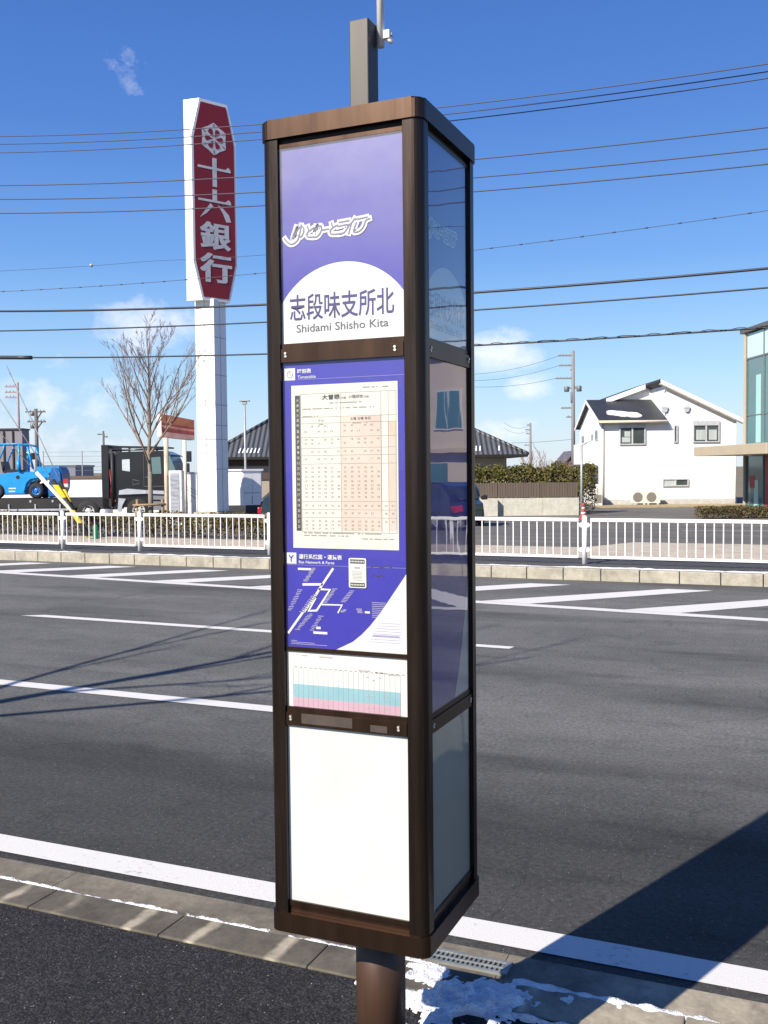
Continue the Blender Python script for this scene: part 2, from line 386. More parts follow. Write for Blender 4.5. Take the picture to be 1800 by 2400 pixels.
# ------------------------------------------------------------------ ground, road, pavements
A_ROAD = asphalt('road asphalt', (.122, .1225, .118), 150, True, .62, .9, .04)
A_WALK = asphalt('coarse pavement asphalt', (.026, .025, .0255), 85, False, .75, 1.6, .03, True)
A_FAR = asphalt('far pavement asphalt', (.06, .06, .062), 90, False, .25, .4, 0)
A_LOT = asphalt('parking lot asphalt', (.125, .118, .106), 60, False, .22, .3, 0)
C_KERB = concrete('kerb concrete', (.44, .385, .29), stain=.55, patches=(.59, -2.09), damp=(-.95, -.62, .27))
C_GUT = concrete('gutter concrete', (.43, .375, .285), stain=.55, wet=(3.06, 3.36, .42), damp=(-.85, -.35, .50))
C_FKERB = concrete('far kerb concrete', (.40, .37, .30), stain=.35)
C_APRON = concrete('sandy concrete apron', (.50, .43, .34), stain=.3)
LAND = mat('bare soil and dry grass', (.16, .135, .09), .95, 0, .3, .4)
PAINT = road_paint('road marking paint', .30); PAINT_E = road_paint('worn edge line paint', .62)

def sheet(name, x0, x1, y0, y1, z, m, nx=1, ny=1, zf=None):
    b = MB(m)
    for i in range(nx):
        for j in range(ny):
            xa, xb = x0+(x1-x0)*i/nx, x0+(x1-x0)*(i+1)/nx; ya, yb = y0+(y1-y0)*j/ny, y0+(y1-y0)*(j+1)/ny
            q = zf or (lambda y: z)
            b.face([(xa, ya, q(ya)), (xb, ya, q(ya)), (xb, yb, q(yb)), (xa, yb, q(yb))])
    bmesh.ops.remove_doubles(b.bm, verts=b.bm.verts, dist=1e-4)
    return tag(b.build(name), kind='structure')
sheet('ground', -1500, 1500, -600, 3000, -.64, LAND)
sheet('road', -160, 120, 2.95, 15.78, 0, A_ROAD)
# near pavement and kerb stones
b = MB(A_WALK); b.box(-60, 60, -12, 2.805, -.3, .166); tag(b.build('pavement'), kind='structure')
b = MB(C_KERB); x = -2.09-.59*40
while x < 14:
    b.box(x+.0012, x+.5888, 2.808, 2.975, -.2, .172, bev=.005); x += .59
tag(b.build('kerb'), kind='structure')
b = MB(C_GUT); x = -23.0
while x < 14:
    b.box(x+.0015, x+1.9985, 2.98, 3.455, -.2, .006); x += 2.0
tag(b.build('gutter'), kind='structure')
# far kerb, pavement and the land behind it
b = MB(C_FKERB); x = -45.0
while x < 30:
    yk = 15.62
    b.box(x+.006, x+.594, 15.62, 15.82, -.2, .185, bev=.012); x += .6
tag(b.build('kerb'), kind='structure')
b = MB(A_FAR); b.box(-60, 60, 15.825, 17.75, -.3, .168); tag(b.build('pavement'), kind='structure')
b = MB(C_APRON); b.box(-60, 60, 17.755, 20.0, -.3, .172); b.prism([(-4.2, 20.0, .172), (3.2, 20.0, .172), (2.4, 22.6, gz(22.6)+.012), (-3.6, 22.6, gz(22.6)+.012)], (0, 0, -.15))
tag(b.build('pavement_apron'), kind='structure')
sheet('parking_lot', -140, 120, 20.005, 80, 0, A_LOT, 1, 48, lambda y: gz(y))
# painted lines
def marks(name, polys, m, z=.004):
    b = MB(m)
    for P in polys: b.face([(x, y, z) for x, y in P])
    return tag(b.build(name), kind='structure')
marks('edge_line', [[(-60, 3.52), (40, 3.52), (40, 3.69), (-60, 3.69)]], PAINT_E)
marks('lane_line', [[(-60, 6.35), (-3.2, 6.35), (-3.2, 6.51), (-60, 6.51)],
                    [(-60, 9.58), (-40, 9.58), (-40, 9.73), (-60, 9.73)], [(-27, 9.58), (-18, 9.58), (-18, 9.73), (-27, 9.73)],
                    [(-9.1, 9.55), (-2.72, 9.44), (-2.70, 9.57), (-8.85, 9.70)], [(6.5, 9.45), (14.5, 9.45), (14.5, 9.6), (6.5, 9.6)]], PAINT)
def ybor(x): return 13.68+(12.30-13.68)*(x+13.5)/13.1
polys = [[(-40, ybor(-40)-.16), (14, ybor(14)-.16), (14, ybor(14)+.06), (-40, ybor(-40)+.06)]]
for i in range(-9, 10):
    xb = -4.06+1.945*i
    yb = ybor(xb)+.07; yt = 15.2-.035*(xb+13)
    polys.append([(xb, yb), (xb+.68, ybor(xb+.68)+.07), (xb+.68+(yt-yb), yt), (xb+.05+(yt-yb), yt)])
marks('hatched_marking', polys, PAINT)
polys = []
for (xa, ya, xb, yb) in ((1.0, 33, 6.5, 36), (3.2, 37.5, 10.5, 41.5), (-3.5, 31, 0.5, 33), (5, 44, 13, 48)):
    d = Vector((xb-xa, yb-ya)).normalized(); n = Vector((-d.y, d.x))*.09
    polys.append([(xa-n.x, ya-n.y), (xb-n.x, yb-n.y), (xb+n.x, yb+n.y), (xa+n.x, ya+n.y)])
b = MB(PAINT)
for P in polys: b.face([(x, y, gz(y)+.012) for x, y in P])
tag(b.build('bay_line'), kind='structure')

# ------------------------------------------------------------------ snow
SNOW = mat('old snow', (.70, .71, .73), .85, 0, .22, 24, bump=1.0, bscale=120)
def snow_field(name, x0, x1, y0, y1, step, hfun, label, zs):
    b = MB(SNOW); nx, ny = int((x1-x0)/step)+1, int((y1-y0)/step)+1
    H = {}; Vv = {}
    for i in range(nx):
        for j in range(ny):
            x, y = x0+i*step, y0+j*step; H[i, j] = hfun(x, y)
    for i in range(nx-1):
        for j in range(ny-1):
            q = [(i, j), (i+1, j), (i+1, j+1), (i, j+1)]
            if max(H[k] for k in q) <= 0.0: continue
            vs = []
            for k in q:
                if k not in Vv:
                    x, y = x0+k[0]*step, y0+k[1]*step
                    Vv[k] = b.bm.verts.new((x, y, zs(x, y)+max(H[k], -.03)))
                vs.append(Vv[k])
            f = b.bm.faces.new(vs); f.smooth = True
    o = b.build(name); return tag(o, label, 'snow', kind='stuff')
def nz(x, y, s, k=0): return mnoise.noise(Vector((x*s, y*s, k*7.3)))
def surf(x, y): return .172 if y < 2.968 else max(.006, .172-(y-2.968)*4.5)
def patch(x, y):
    d = math.hypot((x+.95)/.34, (y-2.78)/.28)
    e = math.hypot((x+.72)/.34, (y-3.05)/.17)
    h = max(.034*(1.0-d), .020*(1-e))+.026*nz(x, y, 9, 1)+.014*nz(x, y, 26, 2)+.010*nz(x, y, 60, 4)-.012
    if math.hypot((x+.905)/.05, (y-2.70)/.045) < 1+.6*nz(x, y, 20, 5): h = min(h, -.012)
    return h
snow_field('snow', -1.45, -.25, 2.40, 3.32, .0075, patch, 'lumpy melting snow patch lying over the kerb beside the sign pole', surf)
def ridge(x, y):
    yc = 2.980+.008*nz(x, 0, 3)
    w = .007+.008*nz(x, 0, 5, 3)+.006*nz(x, 0, 21, 4)
    return .012*(1-abs(y-yc)/max(w, .002))+.006*nz(x, y, 30, 2) if w > .003 else -1
snow_field('snow', -8.0, -1.1, 2.95, 3.03, .008, ridge, 'thin broken line of snow along the near kerb edge left of the sign', lambda x, y: .166 if y < 2.985 else max(.02, .166-(y-2.985)*3))
def ridge2(x, y):
    w = .05+.03*nz(x, 0, 3, 8)-.05*max(0, (x+.35)/.25)
    a = .02*(1-abs(y-3.0)/max(w, .004))+.008*nz(x, y, 26, 2)
    w2 = .06*max(0, 1-abs(x+.42)/.28)
    c = .014*(1-abs(y-3.14+.12*(x+.4))/max(w2, .004))+.006*nz(x, y, 30, 5)
    return max(a if w > .01 else -1, c if w2 > .01 else -1)
snow_field('snow', -.85, .1, 2.95, 3.3, .010, ridge2, 'bluish strip of snow in the gutter inside the shadow of the sign', lambda x, y: .166 if y < 2.985 else max(.008, .166-(y-2.985)*4))
def ridge3(x, y):
    yc = 2.79+.012*nz(x, 0, 4, 6)-.10*max(0, x+.62)
    w = .012+.010*nz(x, 0, 6, 9)
    return .014*(1-abs(y-yc)/max(w, .002))+.006*nz(x, y, 30, 3) if w > .004 else -1
snow_field('snow', -.9, -.4, 2.68, 2.84, .008, ridge3, 'thin strip of snow where the dark pavement meets the kerb right of the sign pole', lambda x, y: .170)
def ridge4(x, y):
    w = .05+.05*nz(x, 0, .8, 2)
    return .03*(1-abs(y-15.9)/max(w, .01))+.012*nz(x, y, 6, 3) if w > .02 else -1
snow_field('snow', -18, 3, 15.82, 16.02, .03, ridge4, 'narrow line of snow behind the far kerb below the white fence', lambda x, y: .168)

def mound(x, y): return .16*(1-math.hypot((x+10.4)/.95, (y-19.75)/.22))+.07*nz(x, y, 3, 2)+.03*nz(x, y, 9, 4)-.02
snow_field('snow', -11.8, -9.0, 19.3, 20.2, .04, mound, 'low heap of leftover snow at the hedge foot behind the white fence', lambda x, y: .172)
# ------------------------------------------------------------------ drain grate in the gutter
g_ = MB([STEEL, DARK]); X0, X1, Y0, Y1 = -1.275, -.965, 3.295, 3.385
g_.box(X0, X1, Y1-.012, Y1, -.02, .016); g_.box(X0, X1, Y0, Y0+.012, -.02, .016); g_.box(X0, X0+.01, Y0+.012, Y1-.012, -.02, .016); g_.box(X1-.022, X1, Y0+.012, Y1-.012, -.02, .016)
g_.box(X0+.01, X1-.022, Y0+.040, Y0+.047, -.02, .015)
n = 15
for k in range(n):
    xx = X0+.012+(X1-X0-.036)*(k+.5)/n
    g_.prism([(xx-.004, Y0+.012, .013), (xx+.004, Y0+.012, .013), (xx+.009, Y1-.012, .013), (xx+.001, Y1-.012, .013)], (0, 0, -.03))
g_.box(X0+.004, X1-.004, Y0+.004, Y1-.004, .0065, .009, 1)
tag(g_.build('drain_grate'), 'galvanised steel drain grate set in the gutter beside the sign', 'drain grate')

# ------------------------------------------------------------------ bus stop sign
XL, XR, YF, YB = -1.268, -.838, 2.189, 2.602
CX, CY = (XL+XR)/2, (YF+YB)/2
sign = thing('bus_stop_sign', 'brown framed four sided bus stop sign with purple panels on a round brown pole', 'bus stop sign', (CX, CY, .166))
OX = Vector((CX, CY, .166))
def SB(mats): return MB(mats)
def sbuild(b, name, parent=None):
    bmesh.ops.translate(b.bm, verts=b.bm.verts, vec=-OX)
    return b.build(name, parent or sign)
b = MB(BROWN2); b.tube([(CX, CY, .16), (CX, CY, .64)], .067, 28); sbuild(b, 'pole')
b = MB(BROWN2); b.lathe([(.12, .166), (.12, .178), (.072, .184), (.0705, .2)], (CX, CY, 0), 24); sbuild(b, 'pole_flange')
def rounded_ring(x0, x1, y0, y1, r, n=5):
    P = []
    for cx, cy, a0 in ((x1-r, y0+r, -90), (x1-r, y1-r, 0), (x0+r, y1-r, 90), (x0+r, y0+r, 180)):
        for k in range(n+1):
            a = rad(a0+90*k/n); P.append((cx+r*math.cos(a), cy+r*math.sin(a)))
    return P
def cap(z0, z1, grow):
    b = MB(BROWN); P = rounded_ring(XL-grow, XR+grow, YF-grow, YB+grow, .026)
    b.prism([(x, y, z0) for x, y in P], (0, 0, z1-z0)); return b
b = cap(2.6235, 2.671, .004)
bmesh.ops.bevel(b.bm, geom=[e for e in b.bm.edges if all(abs(v.co.z-2.671) < 1e-4 for v in e.verts)], offset=.004, segments=2, affect='EDGES')
sbuild(b, 'top_frame')
b = cap(.612, .662, .004); sbuild(b, 'bottom_frame')
PW = .047
for (sx, sy) in ((-1, -1), (1, -1), (1, 1), (-1, 1)):
    xo, yo = (XR if sx > 0 else XL), (YF if sy < 0 else YB); r = .024; P = []
    for k in range(7):
        a = rad(90*k/6); P.append((xo-sx*(r-r*math.cos(a)), yo-sy*(r-r*math.sin(a))))
    P += [(xo-sx*PW, yo), (xo-sx*PW, yo-sy*PW), (xo, yo-sy*PW)]
    b = MB(BRONZE); b.prism([(x, y, .663) for x, y in P], (0, 0, 1.960))
    # shallow groove line along the post
    sbuild(b, 'corner_post')
# square post and aerial rod above
b = MB(mat('grey brown square tube', (.058, .050, .045), .5, .2, .10, 4, streak=(6, 6, .6)))
b.box(-1.100, -1.046, 2.36, 2.425, 2.6715, 2.958, bev=.003); sbuild(b, 'top_post')
b = MB(BROWN2); b.box(-1.043, -1.016, 2.372, 2.42, 2.672, 2.697, bev=.003); sbuild(b, 'post_bracket')
b = MB(STEELW); b.tube([(-1.034, 2.414, 2.90), (-1.034, 2.414, 3.75)], .0100, 14); sbuild(b, 'rod')
b = MB(CHROME); b.box(-1.0235, -1.004, 2.402, 2.426, 2.915, 2.938, bev=.003); b.tube([(-1.01, 2.414, 2.927), (-1.0, 2.414, 2.927)], .006, 8); b.tube([(-1.012, 2.41, 2.916), (-1.0, 2.41, 2.904)], .005, 8); sbuild(b, 'rod_clamp')

# faces: local u runs along the face, fn(u, z, o) gives space; o = outward offset from the board plane
UL, UR = -1.2225, -.8885
def fr_front(o): return lambda u, v: (u, YF+.013-o, v)
VY0, VY1 = YF+PW-.002, YB-PW+.002
def fr_right(o):
    return lambda u, v: (XR-.013+o, VY0+(u-UL)/(UR-UL)*(VY1-VY0), v)
def fr_back(o): return lambda u, v: (XR+XL-u, YB-.013+o, v)
def fr_left(o): return lambda u, v: (XL+.013-o, VY1-(u-UL)/(UR-UL)*(VY1-VY0), v)
T = .0006
def crossbars(fr, locks=True):
    for (za, zb, lip) in ((2.070, 2.1165, True), (1.341, 1.3515, False), (1.151, 1.198, True)):
        if not lip and fr is not fr_front: continue
        b = MB(BROWN); f = fr(.0)
        def slab(v0, v1, o0, o1):
            P0 = [fr(o0)(u, v) for u, v in ((UL-.0, v0), (UR+.0, v0), (UR, v1), (UL, v1))]
            P1 = [fr(o1)(u, v) for u, v in ((UL, v0), (UR, v0), (UR, v1), (UL, v1))]
            d = Vector(P1[0])-Vector(P0[0]); b.prism(P0, d)
        if lip:
            slab(za, zb-.0135, -.004, .010); slab(zb-.013, zb, -.004, .0065)
        else: slab(za, zb, -.004, .006)
        o = sbuild(b, 'crossbar')
        if fr is fr_front and abs(za-1.151) < 1e-6:     # remains of peeled tape
            c = MB(TAPE); c.flat(rect2d(-1.176, -1.034, 1.158, 1.1835), fr(.0103)); c.flat(rect2d(-.985, -.940, 1.155, 1.172), fr(.0103))
            bmesh.ops.translate(c.bm, verts=c.bm.verts, vec=-OX); c.build('tape_residue', o)
        if lip and locks:
            for u in (UL+.016, UR-.021):
                c = MB(CHROME); z = (za+zb)/2-.004
                c.flat(rect2d(u-.0022, u+.0022, z-.0045, z+.0045), fr(.0104)); 
                P = [fr(.0102)(u+.0032*math.cos(a), z+.003+.0032*math.sin(a)) for a in np.linspace(0, 2*math.pi, 10, endpoint=False)]
                c.prism(P, Vector(fr(.014)(0, 0))-Vector(fr(.0102)(0, 0)))
                P = [fr(.0102)(u+.0036*math.cos(a), z-.0045+.0028*math.sin(a)) for a in np.linspace(0, 2*math.pi, 10, endpoint=False)]
                c.prism(P, Vector(fr(.0125)(0, 0))-Vector(fr(.0102)(0, 0)))
                bmesh.ops.translate(c.bm, verts=c.bm.verts, vec=-OX); c.build('lock', o)
    for (v0, v1, nm) in ((2.600, 2.6234, 'rail_top'), (.6625, .693, 'rail_bottom')):
        b = MB([BROWN, DARK]); a, c = (v0, v0+.010) if nm == 'rail_top' else (v1-.012, v1)
        for (p, q, o0, o1, m) in ((a, c, -.004, .006, 0), ((c+.0003 if nm == 'rail_top' else v0), (v1 if nm == 'rail_top' else a-.0003), -.006, -.001 if nm == 'rail_top' else .003, 1 if nm == 'rail_top' else 0)):
            P0 = [fr(o0)(u, v) for u, v in ((UL, p), (UR, p), (UR, q), (UL, q))]
            b.prism(P0, Vector(fr(o1)(0, 0))-Vector(fr(o0)(0, 0)), m)
        sbuild(b, 'rail')
    # dark gasket strips beside the posts
    b = MB(DARK)
    for u0_, u1_ in ((UL-.004, UL), (UR, UR+.003)):
        P0 = [fr(-.004)(u, v) for u, v in ((u0_, .694), (u1_, .694), (u1_, 2.6), (u0_, 2.6))]
        b.prism(P0, Vector(fr(.003)(0, 0))-Vector(fr(-.004)(0, 0)))
    sbuild(b, 'gasket')
for fr, lk in ((fr_front, True), (fr_right, True), (fr_back, False), (fr_left, False)): crossbars(fr, lk)

def arch_poly(cu, cv, ru, rv_, v0, n=48):
    P = []
    for k in range(n+1):
        a = math.pi*k/n; u = cu+ru*math.cos(a); v = cv+rv_*math.sin(a)
        P.append((min(max(u, UL), UR), v))
    P = [p for i, p in enumerate(P) if i == 0 or p != P[i-1]]
    P = [(UR, v0)]+[p for p in P if p[1] > v0]+[(UL, v0)]
    return P, [tuple(range(len(P)))]
TX = {}
def tx(s, **k):
    key = (s, tuple(sorted(k.items())))
    if key not in TX: TX[key] = text2d(s, **k)
    return TX[key]
LOGO = [[(290, 262), (268, 330), (246, 402), (262, 398), (288, 335), (322, 280), (358, 262), (382, 290), (374, 345), (345, 388), (312, 372)],
        [(350, 240), (336, 330), (318, 402), (285, 452), (225, 480), (168, 446), (140, 408)],
        [(428, 258), (444, 312)], [(505, 276), (440, 325), (420, 362), (442, 390), (505, 386)],
        [(532, 250), (520, 318), (538, 296), (562, 258), (594, 256), (602, 292), (582, 345), (545, 384), (500, 392)],
        [(612, 306), (690, 290)], [(722, 218), (736, 272)], [(795, 242), (728, 284), (706, 322), (726, 352), (800, 350), (855, 338)],
        [(815, 212), (935, 190)], [(800, 262), (925, 236), (904, 296), (868, 338), (815, 352)],
        [(1005, 162), (962, 218), (918, 255)], [(962, 222), (930, 348)],
        [(1012, 178), (1150, 148)], [(1022, 212), (990, 322), (1058, 314), (1108, 258), (1132, 190), (1182, 164)]]
def smooth2d(P, n=4):
    Q = []
    for i in range(len(P)-1):
        p0, p1, p2, p3 = (Vector(P[max(0, i-1)]), Vector(P[i]), Vector(P[i+1]), Vector(P[min(len(P)-1, i+2)]))
        for k in range(n):
            t = k/n; Q.append(.5*((2*p1)+(p2-p0)*t+(2*p0-5*p1+4*p2-p3)*t*t+(3*p1-p0-3*p2+p3)*t**3))
    return Q+[Vector(P[-1])]
def name_board(fr):
    b = MB([PURPLE, WHITEP, INKPUR, INKGREY, LILAC, INKLOGO])
    z0, z1 = 2.1165, 2.600
    b.flat(rect2d(UL, UR, z0, z1), fr(0), 0)
    # white disc rising from the lower edge: circle through top and both sides
    cu, top = -1.052, 2.308; sag = top-2.213; hw = .171; R = (hw*hw+sag*sag)/(2*sag); cv = top-R
    P = [(UR, z0)]
    ths = np.linspace(-1.3, 1.3, 61)
    for t in ths[::-1]:
        u, v = cu+R*math.sin(t), cv+R*math.cos(t)
        if UL <= u <= UR: P.append((u, v))
    P.insert(1, (UR, cv+math.sqrt(R*R-(UR-cu)**2))); P += [(UL, cv+math.sqrt(R*R-(UL-cu)**2)), (UL, z0)]
    b.flat((P, [tuple(range(len(P)))]), fr(T), 1)
    b.flat(fit(tx('志段味支所北', bold=.012), -1.198, -.9145, 2.172, 2.2375), fr(2*T), 2)
    b.flat(fit(tx('Shidami Shisho Kita', bold=.010), -1.180, -.9295, 2.143, 2.163), fr(2*T), 3)
    # logotype: fat white outline, violet-grey strokes inside, hooked tail at the left
    for i, st in enumerate(LOGO):
        P = smooth2d([(-1.2148+.000225*(x-120)-.0000035*(y-410), 2.3801-.0000243*(x-120)-.000202*(y-410)) for x, y in st])
        b.flat(line2d(P, .0145), fr(2*T+.00006*i), 1); b.flat(line2d(P, .0030), fr(4*T+.00006*i), 5)
    return sbuild(b, 'name_panel')
def digits(i): return str((i*37+11) % 50+10)
def timetable(fr):
    b = MB([PURPLE2, WHITEP, PAPER, INKBLK, INKFAINT, PINK, LILAC, HAIR])
    z0, z1 = 1.3515, 2.070
    b.flat(rect2d(UL, UR, z0, z1), fr(0), 0)
    def icon(u0_, u1_, v0_, v1_):
        b.flat(rect2d(u0_, u1_, v0_, v1_), fr(T), 1)
    icon(-1.2161, -1.186, 2.0255, 2.0555)
    c = (-1.201, 2.040); b.flat(line2d([(c[0]+.008*math.cos(a), c[1]+.008*math.sin(a)) for a in np.linspace(0, 2*math.pi, 17)], .0018), fr(2*T), 4)
    b.flat(line2d([(c[0], c[1]+.005), c, (c[0]+.004, c[1]-.002)], .0015), fr(2*T), 4)
    b.flat(fit(tx('時刻表', bold=.02), -1.1795, -1.1405, 2.0412, 2.053), fr(T), 1)
    b.flat(fit(tx('Timetable'), -1.179, -1.128, 2.0285, 2.0365), fr(T), 1)
    b.flat(rect2d(-1.1795, UR, 2.0258, 2.0266), fr(T), 6)
    # timetable sheet
    b.flat(rect2d(-1.1975, -.9080, 1.6035, 2.0118), fr(T), 2)
    for u0_, u1_, v0_, v1_ in ((-1.0608, -.9525, 1.650, 1.9315), (-.9333, -.9145, 1.652, 1.9145)): b.flat(rect2d(u0_, u1_, v0_, v1_), fr(2*T), 5)
    b.flat(rect2d(-1.1872, -1.1722, 1.647, 1.9865), fr(2*T), 3)
    for k, s in enumerate(['大', '曽', '根', '方', '面', '時']+[str(h) for h in range(5, 24)]):
        v = 1.976-k*.01325 if k > 5 else 1.974-k*.0125
        b.flat(fit(tx(s), -1.1827, -1.1765, v-.0035, v+.0035), fr(3*T), 2)
    b.flat(fit(tx('大曽根', bold=.012), -1.1110, -1.0620, 1.9735, 1.9865), fr(3*T), 3)
    b.flat(fit(tx('方面'), -1.059, -1.045, 1.9740, 1.9800), fr(3*T), 3)
    b.flat(fit(tx('小幡緑地'), -1.039, -1.0, 1.9745, 1.9835), fr(3*T), 3)
    b.flat(fit(tx('方面'), -.998, -.984, 1.9748, 1.9805), fr(3*T), 3)
    b.flat(fit(tx('平日'), -1.124, -1.108, 1.9195, 1.9255), fr(3*T), 4)
    b.flat(fit(tx('土曜 日曜 休日'), -1.034, -.980, 1.9215, 1.9285), fr(3*T), 3)
    for (a, c_, v) in ((-1.166, -.967, 1.9525), (-1.095, -.999, 1.9655), (-1.00, -.925, 2.0005), (-1.166, -1.12, 1.934), (-1.166, -.95, 1.6425), (-1.166, -1.04, 1.636), (-1.005, -.92, 1.630), (-1.12, -1.105, 1.913), (-1.028, -.985, 1.914)):
        n = int((c_-a)/.004); random.seed(int(v*1e4))
        for k in range(n):
            if random.random() < .8: b.flat(rect2d(a+k*.004, a+k*.004+.0031, v-.0011, v+.0011), fr(3*T), 4)
    rows = [1.909, 1.8957, 1.8756, 1.866, 1.8455, 1.8271, 1.8053, 1.7952, 1.7835, 1.7717, 1.7616, 1.7532, 1.7431, 1.733, 1.7112, 1.6926, 1.6724, 1.6625, 1.6535]
    cols = [-1.1583, -1.1402, -1.1219, -1.104, -1.0855, -1.0678, -1.0495, -1.0305, -1.0125, -.9945, -.9773, -.9599]
    for i, v in enumerate(rows):
        for j, u in enumerate(cols):
            if i < 6 and (i*5+j*3) % 4 == 0: continue
            if j in (5, 11) and i % 3 == 0: continue
            b.flat(fit(tx(digits(i*12+j)), u-.0033, u+.0033, v-.0024, v+.0024), fr(3*T), 4)
    for i, v in enumerate(rows[14:17]):
        for u in (-.9412, -.9225): b.flat(fit(tx(digits(i+40)), u-.0033, u+.0033, v-.0024, v+.0024), fr(3*T), 4)
    for v in (1.990, 1.932, 1.9165, 1.882, 1.8545, 1.8365, 1.8155, 1.722, 1.7015, 1.682, 1.6455): b.flat(rect2d(-1.1722, -.9125, v-.0004, v+.0004), fr(3.4*T), 7)
    for u in (-1.1722, -1.0608, -.9525, -.9333, -.9128): b.flat(rect2d(u-.0004, u+.0004, 1.6455, 1.990), fr(3.7*T), 7)
    # bus network
    icon(-1.219, -1.1894, 1.5630, 1.5910)
    b.flat(line2d([(-1.210, 1.5845), (-1.2043, 1.577), (-1.2043, 1.569)], .003), fr(2*T), 0); b.flat(line2d([(-1.1985, 1.5845), (-1.2043, 1.577)], .003), fr(2*T), 0)
    b.flat(fit(tx('運行系統図・運賃表', bold=.02), -1.1825, -1.0615, 1.5755, 1.5880), fr(T), 1)
    b.flat(fit(tx('Bus Network & Fares', bold=.01), -1.1825, -1.0824, 1.5645, 1.5715), fr(T), 1)
    b.flat(rect2d(-1.2195, UR, 1.5600, 1.5608), fr(T), 6)
    W5 = .0052
    for ln, w in ((((-1.087, 1.5527), (-1.1213, 1.5062), (-1.1405, 1.4784), (-1.1676, 1.4433), (-1.172, 1.441), (-1.2146, 1.3862)), .0062),
                  (((-1.1174, 1.5131), (-1.1704, 1.5111)), .0062), (((-1.1250, 1.5008), (-1.0952, 1.5005), (-1.1334, 1.4466), (-1.1561, 1.4446), (-1.1367, 1.4769)), W5),
                  (((-1.1181, 1.4625), (-1.0623, 1.4634), (-1.0737, 1.4444)), .004)): b.flat(line2d(list(ln), w), fr(2*T), 1)
    for u0_, u1_, v0_, v1_ in ((-1.185, -1.147, 1.5475, 1.5531), (-1.1436, -1.1042, 1.3874, 1.3936), (-1.1359, -1.1228, 1.3998, 1.4059), (-1.0004, -.9868, 1.446, 1.4513)): b.flat(rect2d(u0_, u1_, v0_, v1_), fr(2*T), 1)
    random.seed(3)
    for (ua, va, ub, vb, n) in ((-1.140, 1.553, -1.166, 1.517, 12), (-1.180, 1.497, -1.213, 1.440, 13), (-1.138, 1.487, -1.178, 1.437, 11), (-1.082, 1.503, -1.112, 1.465, 11), (-1.035, 1.500, -1.062, 1.468, 8),
                                (-1.150, 1.437, -1.192, 1.392, 12), (-1.122, 1.433, -1.150, 1.392, 10), (-1.055, 1.452, -1.065, 1.444, 3), (-1.016, 1.456, -1.012, 1.444, 4)):
        for k in range(n):
            u, v = ua+(ub-ua)*k/n, va+(vb-va)*k/n; w = random.uniform(.008, .016)
            b.flat(rect2d(u-w/2, u+w/2, v-.0010, v+.0010), fr(2*T), 6)
    for v, u1_ in ((1.367, -1.19), (1.363, -1.14), (1.359, -1.105)): b.flat(rect2d(-1.207, u1_, v-.0008, v+.0008), fr(2*T), 6)
    for k in range(9): b.flat(rect2d(-.981, -.944+.004*math.sin(k*2.3), 1.4735-k*.0045-.0010, 1.4735-k*.0045+.0008), fr(2*T), 6)
    # white sweep at the lower right
    cv = [(-.8885, 1.548), (-.893, 1.5409), (-.9145, 1.5105), (-.9358, 1.4806), (-.9605, 1.4465), (-.9864, 1.4156), (-1.0095, 1.3925), (-1.0341, 1.373), (-1.0787, 1.3515)]
    P = cv+[(UR, z0)]; b.flat((P, [tuple(range(len(P)))]), fr(2.5*T), 1)
    for k in range(8):
        v = 1.424-k*.0068; b.flat(rect2d(-.962-.004*k, -.905, v-.0006, v+.0006), fr(3*T), 6)
    b.flat(rect2d(-.979, -.9085, 1.3905, 1.3945), fr(3*T), 6)
    for u, v, s in ((-.955, 1.561, .055), (-.965, 1.539, .03)): b.flat(line2d([(u-s/2, v), (u-s/4, v+.003), (u, v-.001), (u+s/4, v+.003), (u+s/2, v)], .0022), fr(2*T), 3)
    return sbuild(b, 'timetable_panel')
def fare_table(fr):
    b = MB([WHITEP, CYAN, PINK2, HAIR, INKBLK]); z0, z1 = 1.198, 1.341
    b.flat(rect2d(UL, UR, z0, z1), fr(0), 0)
    b.flat(rect2d(-1.2030, -.9075, 1.222, 1.256), fr(T), 1); b.flat(rect2d(-1.2035, -.9075, 1.1985, 1.222), fr(T), 2)
    for k in range(22):
        u = -1.203+k*.01405; b.flat(rect2d(u-.0003, u+.0003, 1.1985, 1.300), fr(2*T), 3)
        if k % 1 == 0:
            random.seed(k); b.flat(rect2d(u+.003, u+.0105, 1.299, 1.3015), fr(2*T), 3)
    for (u, v, w) in ((-1.005, 1.3035, .03), (-.96, 1.301, .028), (-.925, 1.2985, .03), (-1.17, 1.331, .014), (-1.11, 1.330, .036), (-.997, 1.288, .006), (-.98, 1.281, .006), (-.962, 1.288, .005),
                      (-.996, 1.242, .006), (-.981, 1.242, .006), (-.948, 1.242, .006), (-.996, 1.212, .006), (-.981, 1.212, .006), (-.948, 1.212, .006), (-1.199, 1.24, .004), (-1.199, 1.21, .004)):
        b.flat(rect2d(u-w/2, u+w/2, v-.0015, v+.0015), fr(2*T), 3)
    return sbuild(b, 'fare_panel')
def blank(fr, bm_=None):
    b = MB(bm_ or WHITEB); b.flat(rect2d(UL, UR, .693, 1.151), fr(0)); return sbuild(b, 'blank_panel')
def plain_back(fr):
    b = MB(WHITEB); b.flat(rect2d(UL, UR, 1.198, 2.07), fr(0)); return sbuild(b, 'blank_panel')
def sweep_board(fr):                                   # side face: tall violet board with white sweep
    b = MB([PURPLE2, WHITEP, LILAC]); z0, z1 = 1.198, 2.070
    b.flat(rect2d(UL, UR, z0, z1), fr(0), 0)
    cv = [(UR, 1.54), (-.899, 1.49), (-.912, 1.44), (-.928, 1.39), (-.950, 1.33), (-.975, 1.27), (-1.012, 1.198)]
    P = cv+[(UR, z0)]; b.flat((P, [tuple(range(len(P)))]), fr(T), 1)
    return sbuild(b, 'poster_panel')
